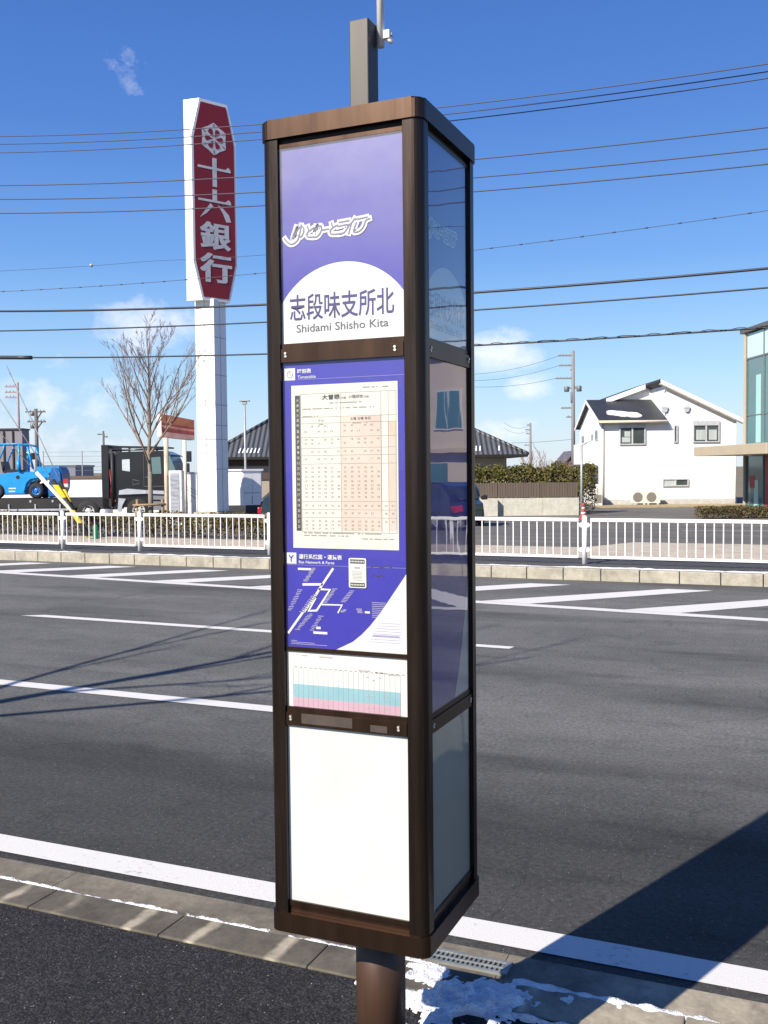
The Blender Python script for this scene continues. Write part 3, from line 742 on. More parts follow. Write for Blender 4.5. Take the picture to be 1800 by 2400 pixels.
name_board(fr_front); timetable(fr_front); fare_table(fr_front); blank(fr_front)
name_board(fr_right); sweep_board(fr_right); blank(fr_right, WHITEY)
name_board(fr_left); plain_back(fr_left); blank(fr_left)
name_board(fr_back); plain_back(fr_back); blank(fr_back)
# small white ticket stuck on the timetable board
b = MB([WHITEP, INKBLK, INKFAINT])
def rr2d(u0_, u1_, v0_, v1_, r):
    P = []
    for cx, cy, a0 in ((u1_-r, v0_+r, -90), (u1_-r, v1_-r, 0), (u0_+r, v1_-r, 90), (u0_+r, v0_+r, 180)):
        P += [(cx+r*math.cos(rad(a0+90*k/4)), cy+r*math.sin(rad(a0+90*k/4))) for k in range(5)]
    return P, [tuple(range(len(P)))]
b.flat(rr2d(-1.0424, -.995, 1.508, 1.582, .004), fr_front(4*T), 0)
b.flat(rect2d(-1.0385, -.999, 1.5685, 1.5785), fr_front(5*T), 1); b.flat(rect2d(-1.0385, -.999, 1.511, 1.521), fr_front(5*T), 1)
for k in range(7): b.flat(rect2d(-1.033, -1.006, 1.548-k*.0035, 1.5488-k*.0035), fr_front(5*T), 2)
for k in range(3): b.flat(rect2d(-1.026+k*.005, -1.0225+k*.005, 1.556, 1.560), fr_front(5*T), 2)
for k in range(9): b.flat(rect2d(-1.037+k*.0042, -1.0345+k*.0042, 1.5715, 1.5755), fr_front(6*T), 0); b.flat(rect2d(-1.037+k*.0042, -1.0345+k*.0042, 1.514, 1.518), fr_front(6*T), 0)
sbuild(b, 'notice_card')
# acrylic panes
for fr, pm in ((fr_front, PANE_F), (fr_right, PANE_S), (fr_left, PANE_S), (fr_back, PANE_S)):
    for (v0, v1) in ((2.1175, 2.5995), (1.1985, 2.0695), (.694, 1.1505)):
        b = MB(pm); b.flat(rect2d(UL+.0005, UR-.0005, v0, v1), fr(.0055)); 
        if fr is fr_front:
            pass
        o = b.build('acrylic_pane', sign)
        # mesh in world metres, parent at the base
        for vtx in o.data.vertices: vtx.co -= OX

# ------------------------------------------------------------------ white pedestrian fence across the road
def fence_y(x): return 16.60
fence = thing('guard_fence', 'long white steel pedestrian fence with upright bars along the far pavement', 'fence', (-8, 16.6, .168))
PX = [-23.72, -20.68, -17.64, -14.6, -12.6, -9.55, -6.5, -3.46, -.42, 2.62, 5.66, 8.7, 11.74]
b0 = MB(STEELW); b0.tube([(0, 0, 0), (0, 0, .80)], .043, 12); b0.lathe([(.043, .80), (.045, .802), (.03, .815), (.001, .82)], (0, 0, 0), 12)
for z in (.62, .20): b0.box(-.075, .075, -.022, .022, z, z+.075, bev=.008)
post = None
for i, xx in enumerate(PX):
    if post is None: post = b0.build('post', fence); o = post
    else: o = post.copy(); COL.objects.link(o); o.parent = fence
    o.location = (xx+8, 0, 0)
for xa, xb in zip(PX[:-1], PX[1:]):
    b = MB(STEELW); a, c = xa+.10, xb-.10; L_ = c-a
    b.box(0, L_, -.024, .024, .715, .775, bev=.012); b.box(0, L_, -.02, .02, .095, .140, bev=.010)
    n = round(L_/.145)
    for k in range(n+1):
        x_ = .011+(L_-.022)*k/n; b.tube([(x_, 0, .138), (x_, 0, .717)], .0115, 6, caps=False)
    for z in (.66, .24):
        for x_ in (0, L_): b.box(x_-.055 if x_ == 0 else x_, x_ if x_ == 0 else x_+.055, -.012, .012, z-.02, z+.02)
    o = b.build('fence_panel', fence); o.location = (a+8, 0, 0)

# ------------------------------------------------------------------ pylon sign of the bank
WHITEM = mat('white enamelled panel', (.80, .80, .80), .35, 0, .03, 1)
RED = mat('dark red sign face', (.25, .010, .017), .45, 0, .06, 2)
SILVER = mat('pale grey sign letters', (.62, .60, .60), .5)
GREYSEAM = mat('grey panel seam', (.30, .31, .33), .6)
PL, PD = -5.52, 32.0
pb = W(PL, PD); pyl = thing('pylon_sign', 'tall dark red and white vertical bank sign on a square white column', 'sign', pb)
zb = pb.z
h = .352
b = MB([WHITEM, GREYSEAM]); b.box(-h, h, -h, h, .55, 7.25-zb)
for z in (1.9, 2.85, 3.3, 3.95, 4.9, 6.1): b.box(-h-.003, h+.003, -h-.003, h+.003, z, z+.018, 1)
for xx in (-.02, .0): pass
b.box(-.012, .012, -h-.002, -h+.004, .55, 7.3-zb, 1); b.box(h-.004, h+.002, -.012, .012, .55, 7.3-zb, 1)
b.build('column', pyl)
b = MB(C_FKERB); b.box(-h-.12, h+.12, -h-.12, h+.12, -.3, .53, bev=.02); b.build('plinth', pyl)
# head: rotated box with an octagonal red face
SR = math.atan2(.891, .454)
hz0, hz1 = 7.20-zb, 13.46-zb; hw_, dep = .80, .47
c1, c2 = .30, 1.18
octo = [(-hw_+c1, hz0), (hw_-c1, hz0), (hw_, hz0+c2), (hw_, hz1-c2), (hw_-c1, hz1), (-hw_+c1, hz1), (-hw_, hz1-c2), (-hw_, hz0+c2)]
backp = [(-hw_, hz0), (hw_-c1, hz0), (hw_, hz0+c2), (hw_, hz1-c2), (hw_-c1, hz1), (-hw_, hz1), (-hw_, hz1-c2), (-hw_, hz0+c2)]
b = MB(WHITEM); fa = [b.bm.verts.new((u, -dep/2, v)) for u, v in octo]; ba = [b.bm.verts.new((u, dep/2, v)) for u, v in backp]
b.bm.faces.new(fa); b.bm.faces.new(ba[::-1])
for i in range(8): b.bm.faces.new([fa[(i+1) % 8], fa[i], ba[i], ba[(i+1) % 8]])
head = b.build('sign_box', pyl, loc=(.13, -.05, 0), rz=SR)
k_ = .075; cz_ = (hz0+hz1)/2
inner = [(u*(hw_-k_)/hw_, cz_+(v-cz_)*(hz1-hz0-2*k_*1.3)/(hz1-hz0)) for u, v in octo]
b = MB([RED, SILVER]); F = lambda o: (lambda u, v: (u, -dep/2-o, v))
b.flat((inner, [tuple(range(8))]), F(.006), 0)
def strokes(s, uc, vc, w, hgt, thick=.03, hv=.012):
    tm = fit(tx(s, bold=hv), uc-w/2, uc+w/2, vc-hgt/2, vc+hgt/2)
    for i, dx in enumerate((-thick, 0, thick)): b.flat(([(x+dx, y) for x, y in tm[0]], tm[1]), F(.010+.002*i), 1)
zc = [hz1-(p-250)/(705-235)*(hz1-hz0) for p in (0,)]
def zpx(cy): return hz1-(cy-125)/(2050-125)*(hz1-hz0)
# ten: brush-cut cross with flicked right end
def poly(P): b.flat((P, [tuple(range(len(P)))]), F(.010), 1)
z10 = zpx(800)
poly([(-.075, z10+.43), (.085, z10+.43), (.085, z10-.47), (-.075, z10-.47)])
b.flat(([(-.60, z10+.13), (-.60, z10+.055), (.60, z10-.0+.055), (.58, z10+.15), (.50, z10+.22), (.40, z10+.13)], [(0, 1, 2, 3, 4, 5)]), F(.012), 1)
z6_ = zpx(1115)
poly([(-.09, z6_+.47), (.08, z6_+.47), (.08, z6_+.13), (-.09, z6_+.13)])
b.flat(([(-.60, z6_+.13), (-.60, z6_+.06), (.60, z6_+.06), (.58, z6_+.15), (.50, z6_+.22), (.38, z6_+.13)], [(0, 1, 2, 3, 4, 5)]), F(.012), 1)
poly([(-.17, z6_+.02), (-.06, z6_-.06), (-.32, z6_-.32), (-.55, z6_-.47), (-.40, z6_-.28)])
poly([(.10, z6_+.0), (.26, z6_-.06), (.50, z6_-.26), (.58, z6_-.48), (.40, z6_-.50), (.28, z6_-.24)])
strokes('銀', 0, zpx(1420), 1.08, .86, .022, .02)
strokes('行', 0, zpx(1730), 1.10, .92, .035, .014)
# hexagonal emblem: six radiating triangular petals in a ring
ec = zpx(485); Rr = .47
def hexpt(r, a): return (r*.98*math.sin(rad(a)), ec+r*math.cos(rad(a)))
hexo = []
for k in range(6):
    a = 60*k; hexo += [hexpt(Rr*.97, a-14), hexpt(Rr*1.08, a), hexpt(Rr*.97, a+14), hexpt(Rr*.90, a+30)]
b.flat((hexo, [tuple(range(24))]), F(.010), 1)
for k in range(6):
    a = 60*k+30
    b.flat(([hexpt(.05, a), hexpt(.24, a-19), hexpt(.31, a-17), hexpt(.335, a), hexpt(.31, a+17), hexpt(.24, a+19)], [(0, 1, 2, 3, 4, 5)]), F(.0135), 0)
    b.flat(([hexpt(Rr*.74, 60*k-2.2), hexpt(Rr*.74, 60*k+2.2), hexpt(Rr*1.01, 60*k+1.4), hexpt(Rr*1.01, 60*k-1.4)], [(0, 1, 2, 3)]), F(.0135), 0)
b.build('sign_face', head)

# ------------------------------------------------------------------ vegetation
BARK = mat('grey brown bark', (.20, .17, .135), .9, 0, .3, 9, bump=.8, bscale=30, streak=(3, 3, .6))
TWIG = mat('reddish grey twig bark', (.23, .155, .12), .9, 0, .25, 4)
LEAF_G = leaf_mat('glossy green hedge leaves', ((.050, .060, .016), (.115, .108, .024), (.16, .115, .035)))
LEAF_D = leaf_mat('winter hedge leaves', ((.085, .085, .022), (.15, .115, .045), (.10, .055, .03)))
LEAF_B = leaf_mat('brownish low hedge leaves', ((.095, .075, .035), (.13, .11, .045), (.08, .05, .03)))
def branch(b, p, d, L_, r, depth, rng, seg=4, up=.10, split=(3, 5), spread=.75, m=0, minr=.0035, tw=(.42, .66)):
    pts = [p.copy()]; rr = [r]; q = p.copy(); dd = d.normalized()
    for i in range(seg):
        dd = (dd+Vector((rng.uniform(-1, 1), rng.uniform(-1, 1), rng.uniform(-.5, 1)))*.11+Vector((0, 0, up*.5))).normalized()
        q = q+dd*(L_/seg); pts.append(q.copy()); rr.append(max(minr, r*(1-.72*(i+1)/seg)))
    b.tube(pts, rr, 5 if r > .012 else 4, m, caps=False)
    if depth <= 0: return
    for k in range(rng.randint(*split)):
        t = rng.uniform(.25, .95); i = min(int(t*seg), seg-1); fr_ = t*seg-i
        p2 = pts[i].lerp(pts[i+1], fr_); r2 = (rr[i]*(1-fr_)+rr[i+1]*fr_)*.62
        a = rng.uniform(0, 2*math.pi); ref = Vector((math.cos(a), math.sin(a), 0)); side = (ref-dd*ref.dot(dd)).normalized()
        d2 = (dd*math.cos(spread*.75)+side*math.sin(spread*.75)*rng.uniform(.6, 1.1)).normalized()
        branch(b, p2, d2, L_*rng.uniform(*tw), max(minr, r2), depth-1, rng, max(2, seg-1), up, split, spread, m, minr, tw)
def bare_tree(name, label, loc, H, fork, r, seed, limbs=9, depth=3, lean=(0, 0), wide=.8, cat='tree', group=None, minr=.0030):
    rng = random.Random(seed); t = thing(name, label, cat, loc, 0, group)
    b = MB(BARK); b.tube([(0, 0, -.1), (0, 0, .02), (lean[0]*.3, lean[1]*.3, fork*.5), (lean[0], lean[1], fork)], [r*1.35, r*1.15, r, r*.85], 10); b.build('trunk', t)
    b = MB([BARK, TWIG]); top = Vector((lean[0], lean[1], fork))
    pts = [top]; rr = [r*.84]; q = top.copy()
    for i in range(7):
        q = q+Vector((rng.uniform(-.05, .05), rng.uniform(-.05, .05), (H-fork)/7)); pts.append(q.copy()); rr.append(max(.006, r*.84*(1-(i+1)/7.3)))
    b.tube(pts, rr, 7, 0, caps=False)
    for k in range(limbs):
        f = (k/limbs)**1.1; i = min(int(f*6.4), 6); p = pts[i].lerp(pts[i+1], rng.random()*.9)
        a = k*2.4+rng.uniform(-.4, .4); el = rng.uniform(.88, 1.08)+.15*f
        d = Vector((math.cos(a)*math.cos(el)*wide*1.2, math.sin(a)*math.cos(el)*wide*1.2, math.sin(el)))
        branch(b, p, d, (H-fork)*(.58*(1-f)+.15), r*(.34*(1-f)+.10), depth, rng, 5, .05, (4, 6), .54, 1, minr, (.24, .46))
    b.build('crown', t); return t
bare_tree('bare_tree', 'leafless young street tree with upswept twigs standing behind the white fence', W(-5.98, 25.3), 5.25, 1.66, .064, 14, 27, 3, (0, 0), .92, minr=.0022)
bare_tree('bare_tree', 'leafless tree on the near pavement whose branch shadows fall over the road', (-7.9, .55, .166), 8.4, 2.7, .11, 5, 7, 2, (.1, .2), 1.05)
# timber stakes round the young tree
tw = W(-5.98, 25.3); t = thing('tree_stake', 'short brown timber stakes with crossbar tied round the young tree', 'tree stakes', tw, YAW)
STK = mat('weathered timber stake', (.25, .18, .11), .9, 0, .25, 5)
for dx in (-.32, .32):
    b = MB(STK); b.tube([(dx*1.1, -.1, -.2), (dx, -.1, .95)], .035, 8); b.build('stake', t)
b = MB(STK); b.tube([(-.42, -.15, .80), (.42, -.15, .82)], .03, 8); b.build('crossbar', t)

def leaf_cloud(b, fn, n, size, rng, m=0, flat_=.6):
    for i in range(n):
        p = fn(rng); s = size*rng.uniform(.6, 1.3)
        a = Vector((rng.uniform(-1, 1), rng.uniform(-1, 1), rng.uniform(-.6, 1))).normalized()
        c = a.cross(Vector((rng.uniform(-1, 1), rng.uniform(-1, 1), rng.uniform(-1, 1)))).normalized(); d = a.cross(c)
        b.face([p+c*s*.5, p+d*s*.32, p-c*s*.5, p-d*s*.32], m)
def hedge(name, label, loc, rz, L_, D_, H_, n, size, mt, seed, cat='hedge', rough=.18, group=None, zmin=0.0):
    rng = random.Random(seed); t = thing(name, label, cat, loc, rz, group)
    def top(x, y): return H_*(1+rough*mnoise.noise(Vector((x*1.1, y*1.1, seed)))+rough*.7*mnoise.noise(Vector((x*4, y*3, seed+3))))
    def fn(r):
        x = r.uniform(-L_/2, L_/2); y = r.uniform(-D_/2, D_/2)*(1+.12*mnoise.noise(Vector((x*2, 0, seed)))); hh = top(x, y)
        z = hh*(zmin+(1-zmin)*r.random()**.55)
        return Vector((x, y, z))
    b = MB([mt, TWIG]); leaf_cloud(b, fn, n, size, rng)
    for i in range(int(L_*14)):
        x, y = rng.uniform(-L_/2, L_/2), rng.uniform(-D_/2, D_/2)*.8; hh = top(x, y)
        b.tube([(x, y, 0), (x+rng.uniform(-.08, .08), y, hh*.5), (x+rng.uniform(-.2, .2), y+rng.uniform(-.1, .1), hh*rng.uniform(.85, 1.08))], [.008, .006, .003], 3, 1, caps=False)
    b.build('foliage', t, recalc=False)
    return t
hedge('hedge', 'low scruffy olive and brown hedge strip behind the left part of the white fence', (-15.2, 20.7, .17), 0, 14.4, 1.0, .56, 14000, .075, LEAF_D, 3)
hedge('hedge', 'tall dense green hedge above the brown board fence', W(*(S(1248, 1132, 51.5)[0], 51.5)), YAW, 6.6, 1.1, 2.50, 9500, .14, LEAF_G, 9, rough=.11)
hedge('hedge', 'small yellow green bush at the right end of the brown board fence', W(S(1368, 1132, 50.5)[0], 50.5), YAW, .62, .6, 2.05, 420, .11, LEAF_G, 19, cat='bush', rough=.25, zmin=.5)
hedge('hedge', 'low trimmed brownish hedge in front of the glass bank building', W(S(1760, 1200, 45)[0], 45), YAW, 4.9, 1.1, .56, 7000, .085, LEAF_B, 12, rough=.12)

# ------------------------------------------------------------------ far left: yard, truck, forklift
def far(px, py, D):
    l, z = S(px, py, D); return W(l, D), z
CREAMWALL = mat('white rendered wall', (.72, .72, .73), .8, 0, .06, .8)
COPING = mat('brown metal coping', (.13, .085, .06), .7)
p, _ = far(150, 1140, 53); wl = thing('garden_wall', 'long white yard wall with brown coping behind the truck', 'wall', p, YAW)
b = MB(CREAMWALL); b.box(-9, 9.2, -.1, .1, -.1, 1.45-p.z); b.build('wall', wl)
b = MB(COPING); b.box(-9, 9.2, -.16, .16, 1.452-p.z, 1.60-p.z); b.build('coping', wl)
CORR = mat('grey purple louvre cladding', (.21, .195, .215), .7, 0, .18, 2, streak=(3, 3, .3))
p, _ = far(20, 1060, 60); hb = thing('warehouse', 'dark grey clad warehouse corner at the left edge of the view', 'building', p, YAW)
z1 = 1.8+(1109-1008)/2313*60-p.z
b = MB([CORR, DARK]); b.box(-7, .85, 0, 1.2, 0, z1)
for k in range(14): xx = -6.9+k*.55; b.box(xx, xx+.09, -.06, .0, .2, z1-.1, 1)
b.build('wall', hb)
b = MB(mat('dark roof edge', (.06, .055, .06), .6)); b.box(-7.1, .9, -.1, 1.3, z1+.003, z1+.08); b.build('roof', hb)
BGREY = mat('blue grey cladding', (.17, .19, .24), .6)
p, _ = far(140, 1100, 95); lb = thing('low_building', 'low flat roofed blue grey building far behind the white wall', 'building', p, YAW)
b = MB(BGREY); b.box(-1.45, 1.5, 0, 6, 0, 2.35-p.z); b.build('wall', lb)
b = MB(mat('grey parapet cap', (.11, .12, .15), .6)); b.box(-1.55, 1.6, -.08, 6.08, 2.353-p.z, 2.5-p.z); b.build('roof', lb)

# net fence
NETP = mat('thin grey net posts', (.25, .25, .27), .6, .3)
p, _ = far(150, 1150, 56); nf = thing('net_fence', 'tall thin net fence of posts and wires beyond the yard wall', 'fence', p, YAW)
for px in (102, 193, 285):
    l, _z = S(px, 1100, 56); x_ = l-S(150, 1150, 56)[0]
    b = MB(NETP); b.tube([(x_, 0, 0), (x_, 0, 1.8+50/41.3-p.z)], .03, 6); b.build('post', nf)
b = MB(NETP)
for zz in (2.95, 2.7, 2.35, 2.1, 1.9): b.tube([(-1.2, 0, zz-p.z), (3.3, 0, zz-p.z)], .008, 4)
b.build('wire', nf)

# truck
TRB = mat('black truck paint', (.010, .010, .012), .28, 0, .15, 2, coat=.5)
TRG = mat('dark chassis steel', (.022, .020, .020), .6, .2, .2, 3)
TRS = mat('silver fender metal', (.55, .56, .60), .35, .5, .1, 2)
TYRE = mat('tyre rubber', (.018, .017, .017), .85, 0, .2, 9)
WGLASS = mat('vehicle glass', (.10, .17, .18), .08, 0, .1, 1, coat=.6)
RIMW = mat('pale wheel disc', (.55, .54, .52), .45, .3, .15, 6)
D_ = 45.0; k_ = 2313.46/D_
p, _ = far(215, 1199, D_)
tz = -.52; p.z = tz
truck = thing('flatbed_truck', 'black cab flatbed recovery truck parked behind the hedge carrying the blue forklift', 'truck', p, YAW)
def q(px, py): return (px-215)/k_, (1106.4-py)/k_+CZ-tz      # local metres
def side(b, P, y0, y1, m=0): b.prism([(x, y0, z) for x, z in P], (0, y1-y0, 0), m)
def wheel(parent, x, y, z, r, w, rim=RIMW, hub=.55):
    b = MB(TYRE); b.lathe([(r*hub, -w/2), (r*.93, -w/2), (r, -w*.32), (r, w*.32), (r*.93, w/2), (r*hub, w/2), (r*hub, -w/2)], (x, y, z), 28, axis='y', caps=False); o = b.build('wheel', parent)
    b = MB([rim, DARK]); b.lathe([(.02, -w*.30), (r*.16, -w*.42), (r*.2, -w*.30), (r*hub*.8, -w*.22), (r*hub, -w*.48), (r*hub, w*.4)], (x, y, z), 24, axis='y')
    for k in range(8):
        a = 2*math.pi*k/8; b.lathe([(r*.07, -w*.30), (r*.07, -w*.262)], (x+r*hub*.62*math.cos(a), y, z+r*hub*.62*math.sin(a)), 8, 1, axis='y')
    b.build('rim', o); return o
# deck
b = MB([TRG, TRS]); xa, za = q(-110, 1168); xb, zb_ = q(262, 1189)
b.box(xa, xb, 0, 2.4, zb_, za); b.box(xa, xb-.9, .15, .3, zb_-.35, zb_-.004); b.box(xa, q(160, 0)[0], -.05, -.003, q(0, 1196)[1], q(0, 1191)[1], 1)
for px in (-40, 20, 82, 140): b.box(q(px, 0)[0], q(px, 0)[0]+.06, -.045, 0, q(0, 1206)[1], q(0, 1180)[1], 1)
for px in (70, 122): b.box(q(px, 0)[0], q(px, 0)[0]+.08, -.02, 0, q(0, 1176)[1], q(0, 1171)[1], 1)
b.build('deck', truck)
# black headboard guard
b = MB(TRB); xa, za = q(240, 1043); xb, _z = q(257, 1172)
b.box(xa, xb, 0, 2.35, q(0, 1190)[1], za, bev=.02)
for k in range(5): b.box(xb, xb+.28, .1+k*.1, .16+k*.1, q(0, 1150)[1]-k*.1, q(0, 1142)[1]-k*.1)
b.build('headboard', truck)
# cab
b = MB([TRB]); P = [q(270, 1190), q(270, 1068), q(283, 1060), q(382, 1058), q(398, 1066), q(418, 1112), q(425, 1130), q(428, 1196), q(372, 1205), q(372, 1190)]
side(b, P, .05, 2.3); b.build('cab', truck)
b = MB(mat('grey cab trim', (.09, .09, .10), .4)); side(b, [q(338, 1142), q(338, 1066), q(339, 1066), q(339, 1142)], .03, .049); side(b, [q(388, 1142), q(388, 1066), q(389, 1066), q(389, 1142)], .03, .049); side(b, [q(339.3, 1142), q(339.3, 1140.5), q(387.7, 1140.5), q(387.7, 1142)], .03, .049); side(b, [q(342, 1121), q(342, 1118.5), q(350, 1118.5), q(350, 1121)], .01, .049)
for Pq in ([q(313, 1124), q(328, 1128), q(328, 1129.5), q(313, 1126)], [q(313, 1138), q(313, 1136.5), q(328, 1133), q(328, 1134.5)], [q(312, 1124), q(312, 1138), q(313, 1138), q(313, 1124)]): side(b, Pq, .035, .049)
b.build('door_trim', truck)
b = MB(TRB); side(b, [q(262, 1049), q(262, 1045), q(388, 1048), q(388, 1052)], .3, 2.1)
for px in (272, 300, 335, 365): b.box(q(px, 0)[0], q(px, 0)[0]+.08, .3, .38, q(0, 1062)[1], q(0, 1049)[1])
b.tube([(q(262, 0)[0], .32, q(0, 1056)[1]), (q(388, 0)[0], .32, q(0, 1054)[1])], .04, 6)
b.build('roof_rack', truck)
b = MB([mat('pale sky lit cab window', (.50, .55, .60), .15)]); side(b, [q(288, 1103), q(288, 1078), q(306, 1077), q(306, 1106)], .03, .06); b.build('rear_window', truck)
b = MB(WGLASS); side(b, [q(352, 1112), q(352, 1074), q(378, 1072), q(380, 1112)], .03, .06); b.build('door_window', truck)
b = MB(WGLASS); side(b, [q(398, 1108), q(394, 1072), q(400, 1070), q(415, 1108)], .035, .06); b.build('quarter_window', truck)
b = MB(TRS); side(b, [q(280, 1160), q(281, 1150), q(300, 1146), q(345, 1150), q(345, 1158)], -.06, .04); side(b, [q(345.3, 1158), q(345.3, 1150), q(386, 1152), q(386, 1160)], -.05, .04)
side(b, [q(276, 1200), q(279, 1168), q(296, 1170), q(288, 1184), q(284, 1200)], -.04, .045); b.build('fender', truck)
b = MB(mat('dull step panel', (.20, .20, .22), .5, .3)); side(b, [q(352, 1172), q(352, 1162), q(390, 1164), q(390, 1173)], -.03, .045); side(b, [q(354, 1197), q(354, 1176), q(390, 1177), q(390, 1197)], -.02, .045); b.build('step', truck)
b = MB(TRB); b.tube([(q(402, 0)[0], .1, q(0, 1070)[1]), (q(432, 0)[0], -.25, q(0, 1071)[1]), (q(443, 0)[0], -.3, q(0, 1082)[1])], .04, 6)
b.box(q(440, 0)[0], q(455, 0)[0], -.4, -.3, q(0, 1085)[1], q(0, 1060)[1], bev=.03); b.box(q(441, 0)[0], q(450, 0)[0], -.4, -.3, q(0, 1112)[1], q(0, 1088)[1], bev=.03); b.build('mirror', truck)
b = MB(TRG); b.box(q(262, 0)[0], q(275, 0)[0], .1, 1.2, q(0, 1195)[1], q(0, 1080)[1]); b.tube([(q(266, 0)[0], .0, q(0, 1180)[1]), (q(266, 0)[0], 0, q(0, 1062)[1])], .09, 10); b.build('exhaust_stack', truck)
for px, py, r in ((207, 1203, .52), (325, 1205, .55), (-60, 1203, .5), (-30, 1203, .5)): 
    x_, z_ = q(px, py); wheel(truck, x_, .12, r, r, .32)

b = MB(mat('amber marker lens', (.55, .20, .02), .3)); b.box(q(268, 0)[0], q(272, 0)[0], -.03, .0, q(0, 1176)[1], q(0, 1172)[1]); b.build('marker_lamp', truck)
b = MB(TRS); b.tube([(q(228, 0)[0], .25, q(0, 1203)[1]), (q(258, 0)[0], .25, q(0, 1203)[1])], .26, 14); b.build('fuel_tank', truck)
b = MB(mat('red brake hose', (.30, .02, .02), .5)); b.tube([(q(258, 0)[0], .06, q(0, 1100)[1]), (q(263, 0)[0], -.02, q(0, 1140)[1]), (q(260, 0)[0], .0, q(0, 1165)[1]), (q(268, 0)[0], .02, q(0, 1150)[1]), (q(270, 0)[0], .08, q(0, 1095)[1])], .025, 5); b.build('hose', truck)
b = MB(TRG); b.box(q(186, 0)[0], q(188, 0)[0], -.02, .4, q(0, 1220)[1], q(0, 1192)[1]); b.build('mud_flap', truck)
# forklift on the deck
BLUE = mat('bright blue forklift paint', (.006, .26, .60), .38, 0, .10, 3, coat=.3)
BLUED = mat('darker blue counterweight paint', (.008, .11, .36), .42, 0, .15, 3)
dz = q(0, 1168)[1]+tz+.004
l, _z = S(70, 1168, D_+.7); p = W(l, D_+.7); p.z = dz
fk = thing('forklift', 'large bright blue forklift standing on the flatbed truck deck', 'forklift', p, YAW)
kf = 2313.46/(D_+.7)
def q2(px, py): return (px-70)/kf, (1106.6-py)/kf+CZ-dz
P = [q2(-30, 1158), q2(-30, 1122), q2(-4, 1112), q2(8, 1108), q2(48, 1104), q2(88, 1108), q2(118, 1104), q2(120, 1120), q2(92, 1122), q2(72, 1126), q2(64, 1138), q2(60, 1158)]
b = MB([BLUE, WHITEP]); side(b, P, 0, 1.3)
bmesh.ops.bevel(b.bm, geom=[e for e in b.bm.edges if abs(e.verts[0].co.y-e.verts[1].co.y) < 1e-5], offset=.05, segments=2, affect='EDGES')
b.build('body', fk)
b = MB(WHITEP)
F2 = lambda u, v: (u, -.012, v)
for i, (w) in enumerate((.34, .38)):
    x_, z_ = q2(21, 1150-7*i); b.flat(rect2d(x_, x_+w*.9, z_-.03, z_+.03), F2)
b.build('lettering', fk)
b = MB([BLUED, BLUE]); P = [q2(112, 1150), q2(118, 1093.5), q2(126, 1092), q2(138, 1093), q2(145, 1106), q2(146, 1140), q2(136, 1164), q2(110, 1166)]
side(b, P, .05, 1.3); bmesh.ops.bevel(b.bm, geom=list(b.bm.edges), offset=.07, segments=3, affect='EDGES'); b.build('counterweight', fk)
b = MB(BLUE); P = [q2(58, 1150), q2(64, 1130), q2(74, 1121), q2(92, 1118), q2(108, 1121), q2(112, 1130), q2(112, 1126), q2(108, 1117), q2(92, 1113.5), q2(73, 1116), q2(60, 1128), q2(54, 1150)]
side(b, P, -.08, .02); b.build('mudguard', fk)
b = MB(BLUE); x_, z_ = q2(84, 1093); side(b, [q2(84, 1106), q2(86, 1093), q2(138, 1092), q2(140, 1106)], .1, 1.2); b.build('bonnet', fk)
RIMB = mat('blue wheel rim', (.015, .16, .5), .4)
wheel(fk, q2(86, 0)[0], .06, .36, .36, .28, RIMB, .58); wheel(fk, q2(-8, 0)[0], .06, .36, .36, .28, RIMB, .58)
wheel(fk, q2(86, 0)[0], 1.2, .36, .36, .28, RIMB, .58)
b = MB(BLUE)
for y_ in (.08, 1.2):
    b.tube([(*q2(46, 1106)[:1], y_, q2(0, 1106)[1]), (q2(46, 0)[0], y_, q2(0, 1039)[1])], .055, 6)
    b.tube([(q2(78, 0)[0], y_, q2(0, 1098)[1]), (q2(66, 0)[0], y_, q2(0, 1046)[1])], .06, 6)
    b.tube([(q2(-8, 0)[0], y_, q2(0, 1090)[1]), (q2(10, 0)[0], y_, q2(0, 1052)[1]), (q2(12, 0)[0], y_, q2(0, 1040)[1])], .04, 6)
    b.tube([(q2(-30, 0)[0], y_, q2(0, 1040)[1]), (q2(46, 0)[0], y_, q2(0, 1039)[1]), (q2(68, 0)[0], y_, q2(0, 1044)[1])], .045, 6)
for k in range(7):
    x_ = q2(-25+k*12, 0)[0]; b.box(x_, x_+.05, .08, 1.2, q2(0, 1040)[1]-.02, q2(0, 1040)[1]+.02)
b.build('overhead_guard', fk)
b = MB(BLACKPLASTIC); side(b, [q2(10, 1106), q2(12, 1098), q2(42, 1100), q2(42, 1106)], .3, 1.0); side(b, [q2(2, 1106), q2(-2, 1080), q2(4, 1080), q2(10, 1104)], .3, 1.0); b.build('seat', fk)
b = MB(BLACKPLASTIC); b.box(q2(74, 0)[0], q2(80, 0)[0], .02, .3, q2(0, 1076)[1], q2(0, 1060)[1], bev=.02); b.build('lamp', fk)
b = MB(BLUE); b.tube([(q2(48, 0)[0], -.05, q2(0, 1102)[1]), (q2(46, 0)[0], -.05, q2(0, 1078)[1])], .1, 8); b.build('air_cleaner', fk)
b = MB(DARK); x_, z_ = q2(43, 1117); b.lathe([(.09, -.008), (.09, .02)], (x_, 0, z_), 14, axis='y'); b.build('filler_port', fk)
b = MB([mat('red tail lamp lens', (.5, .02, .03), .3), WHITEP]); x_, z_ = q2(148, 1127); b.box(x_, x_+.2, .1, .2, z_-.1, z_+.1); b.box(x_, x_+.2, .12, .2, z_-.28, z_-.12, 1); b.build('tail_lamp', fk)

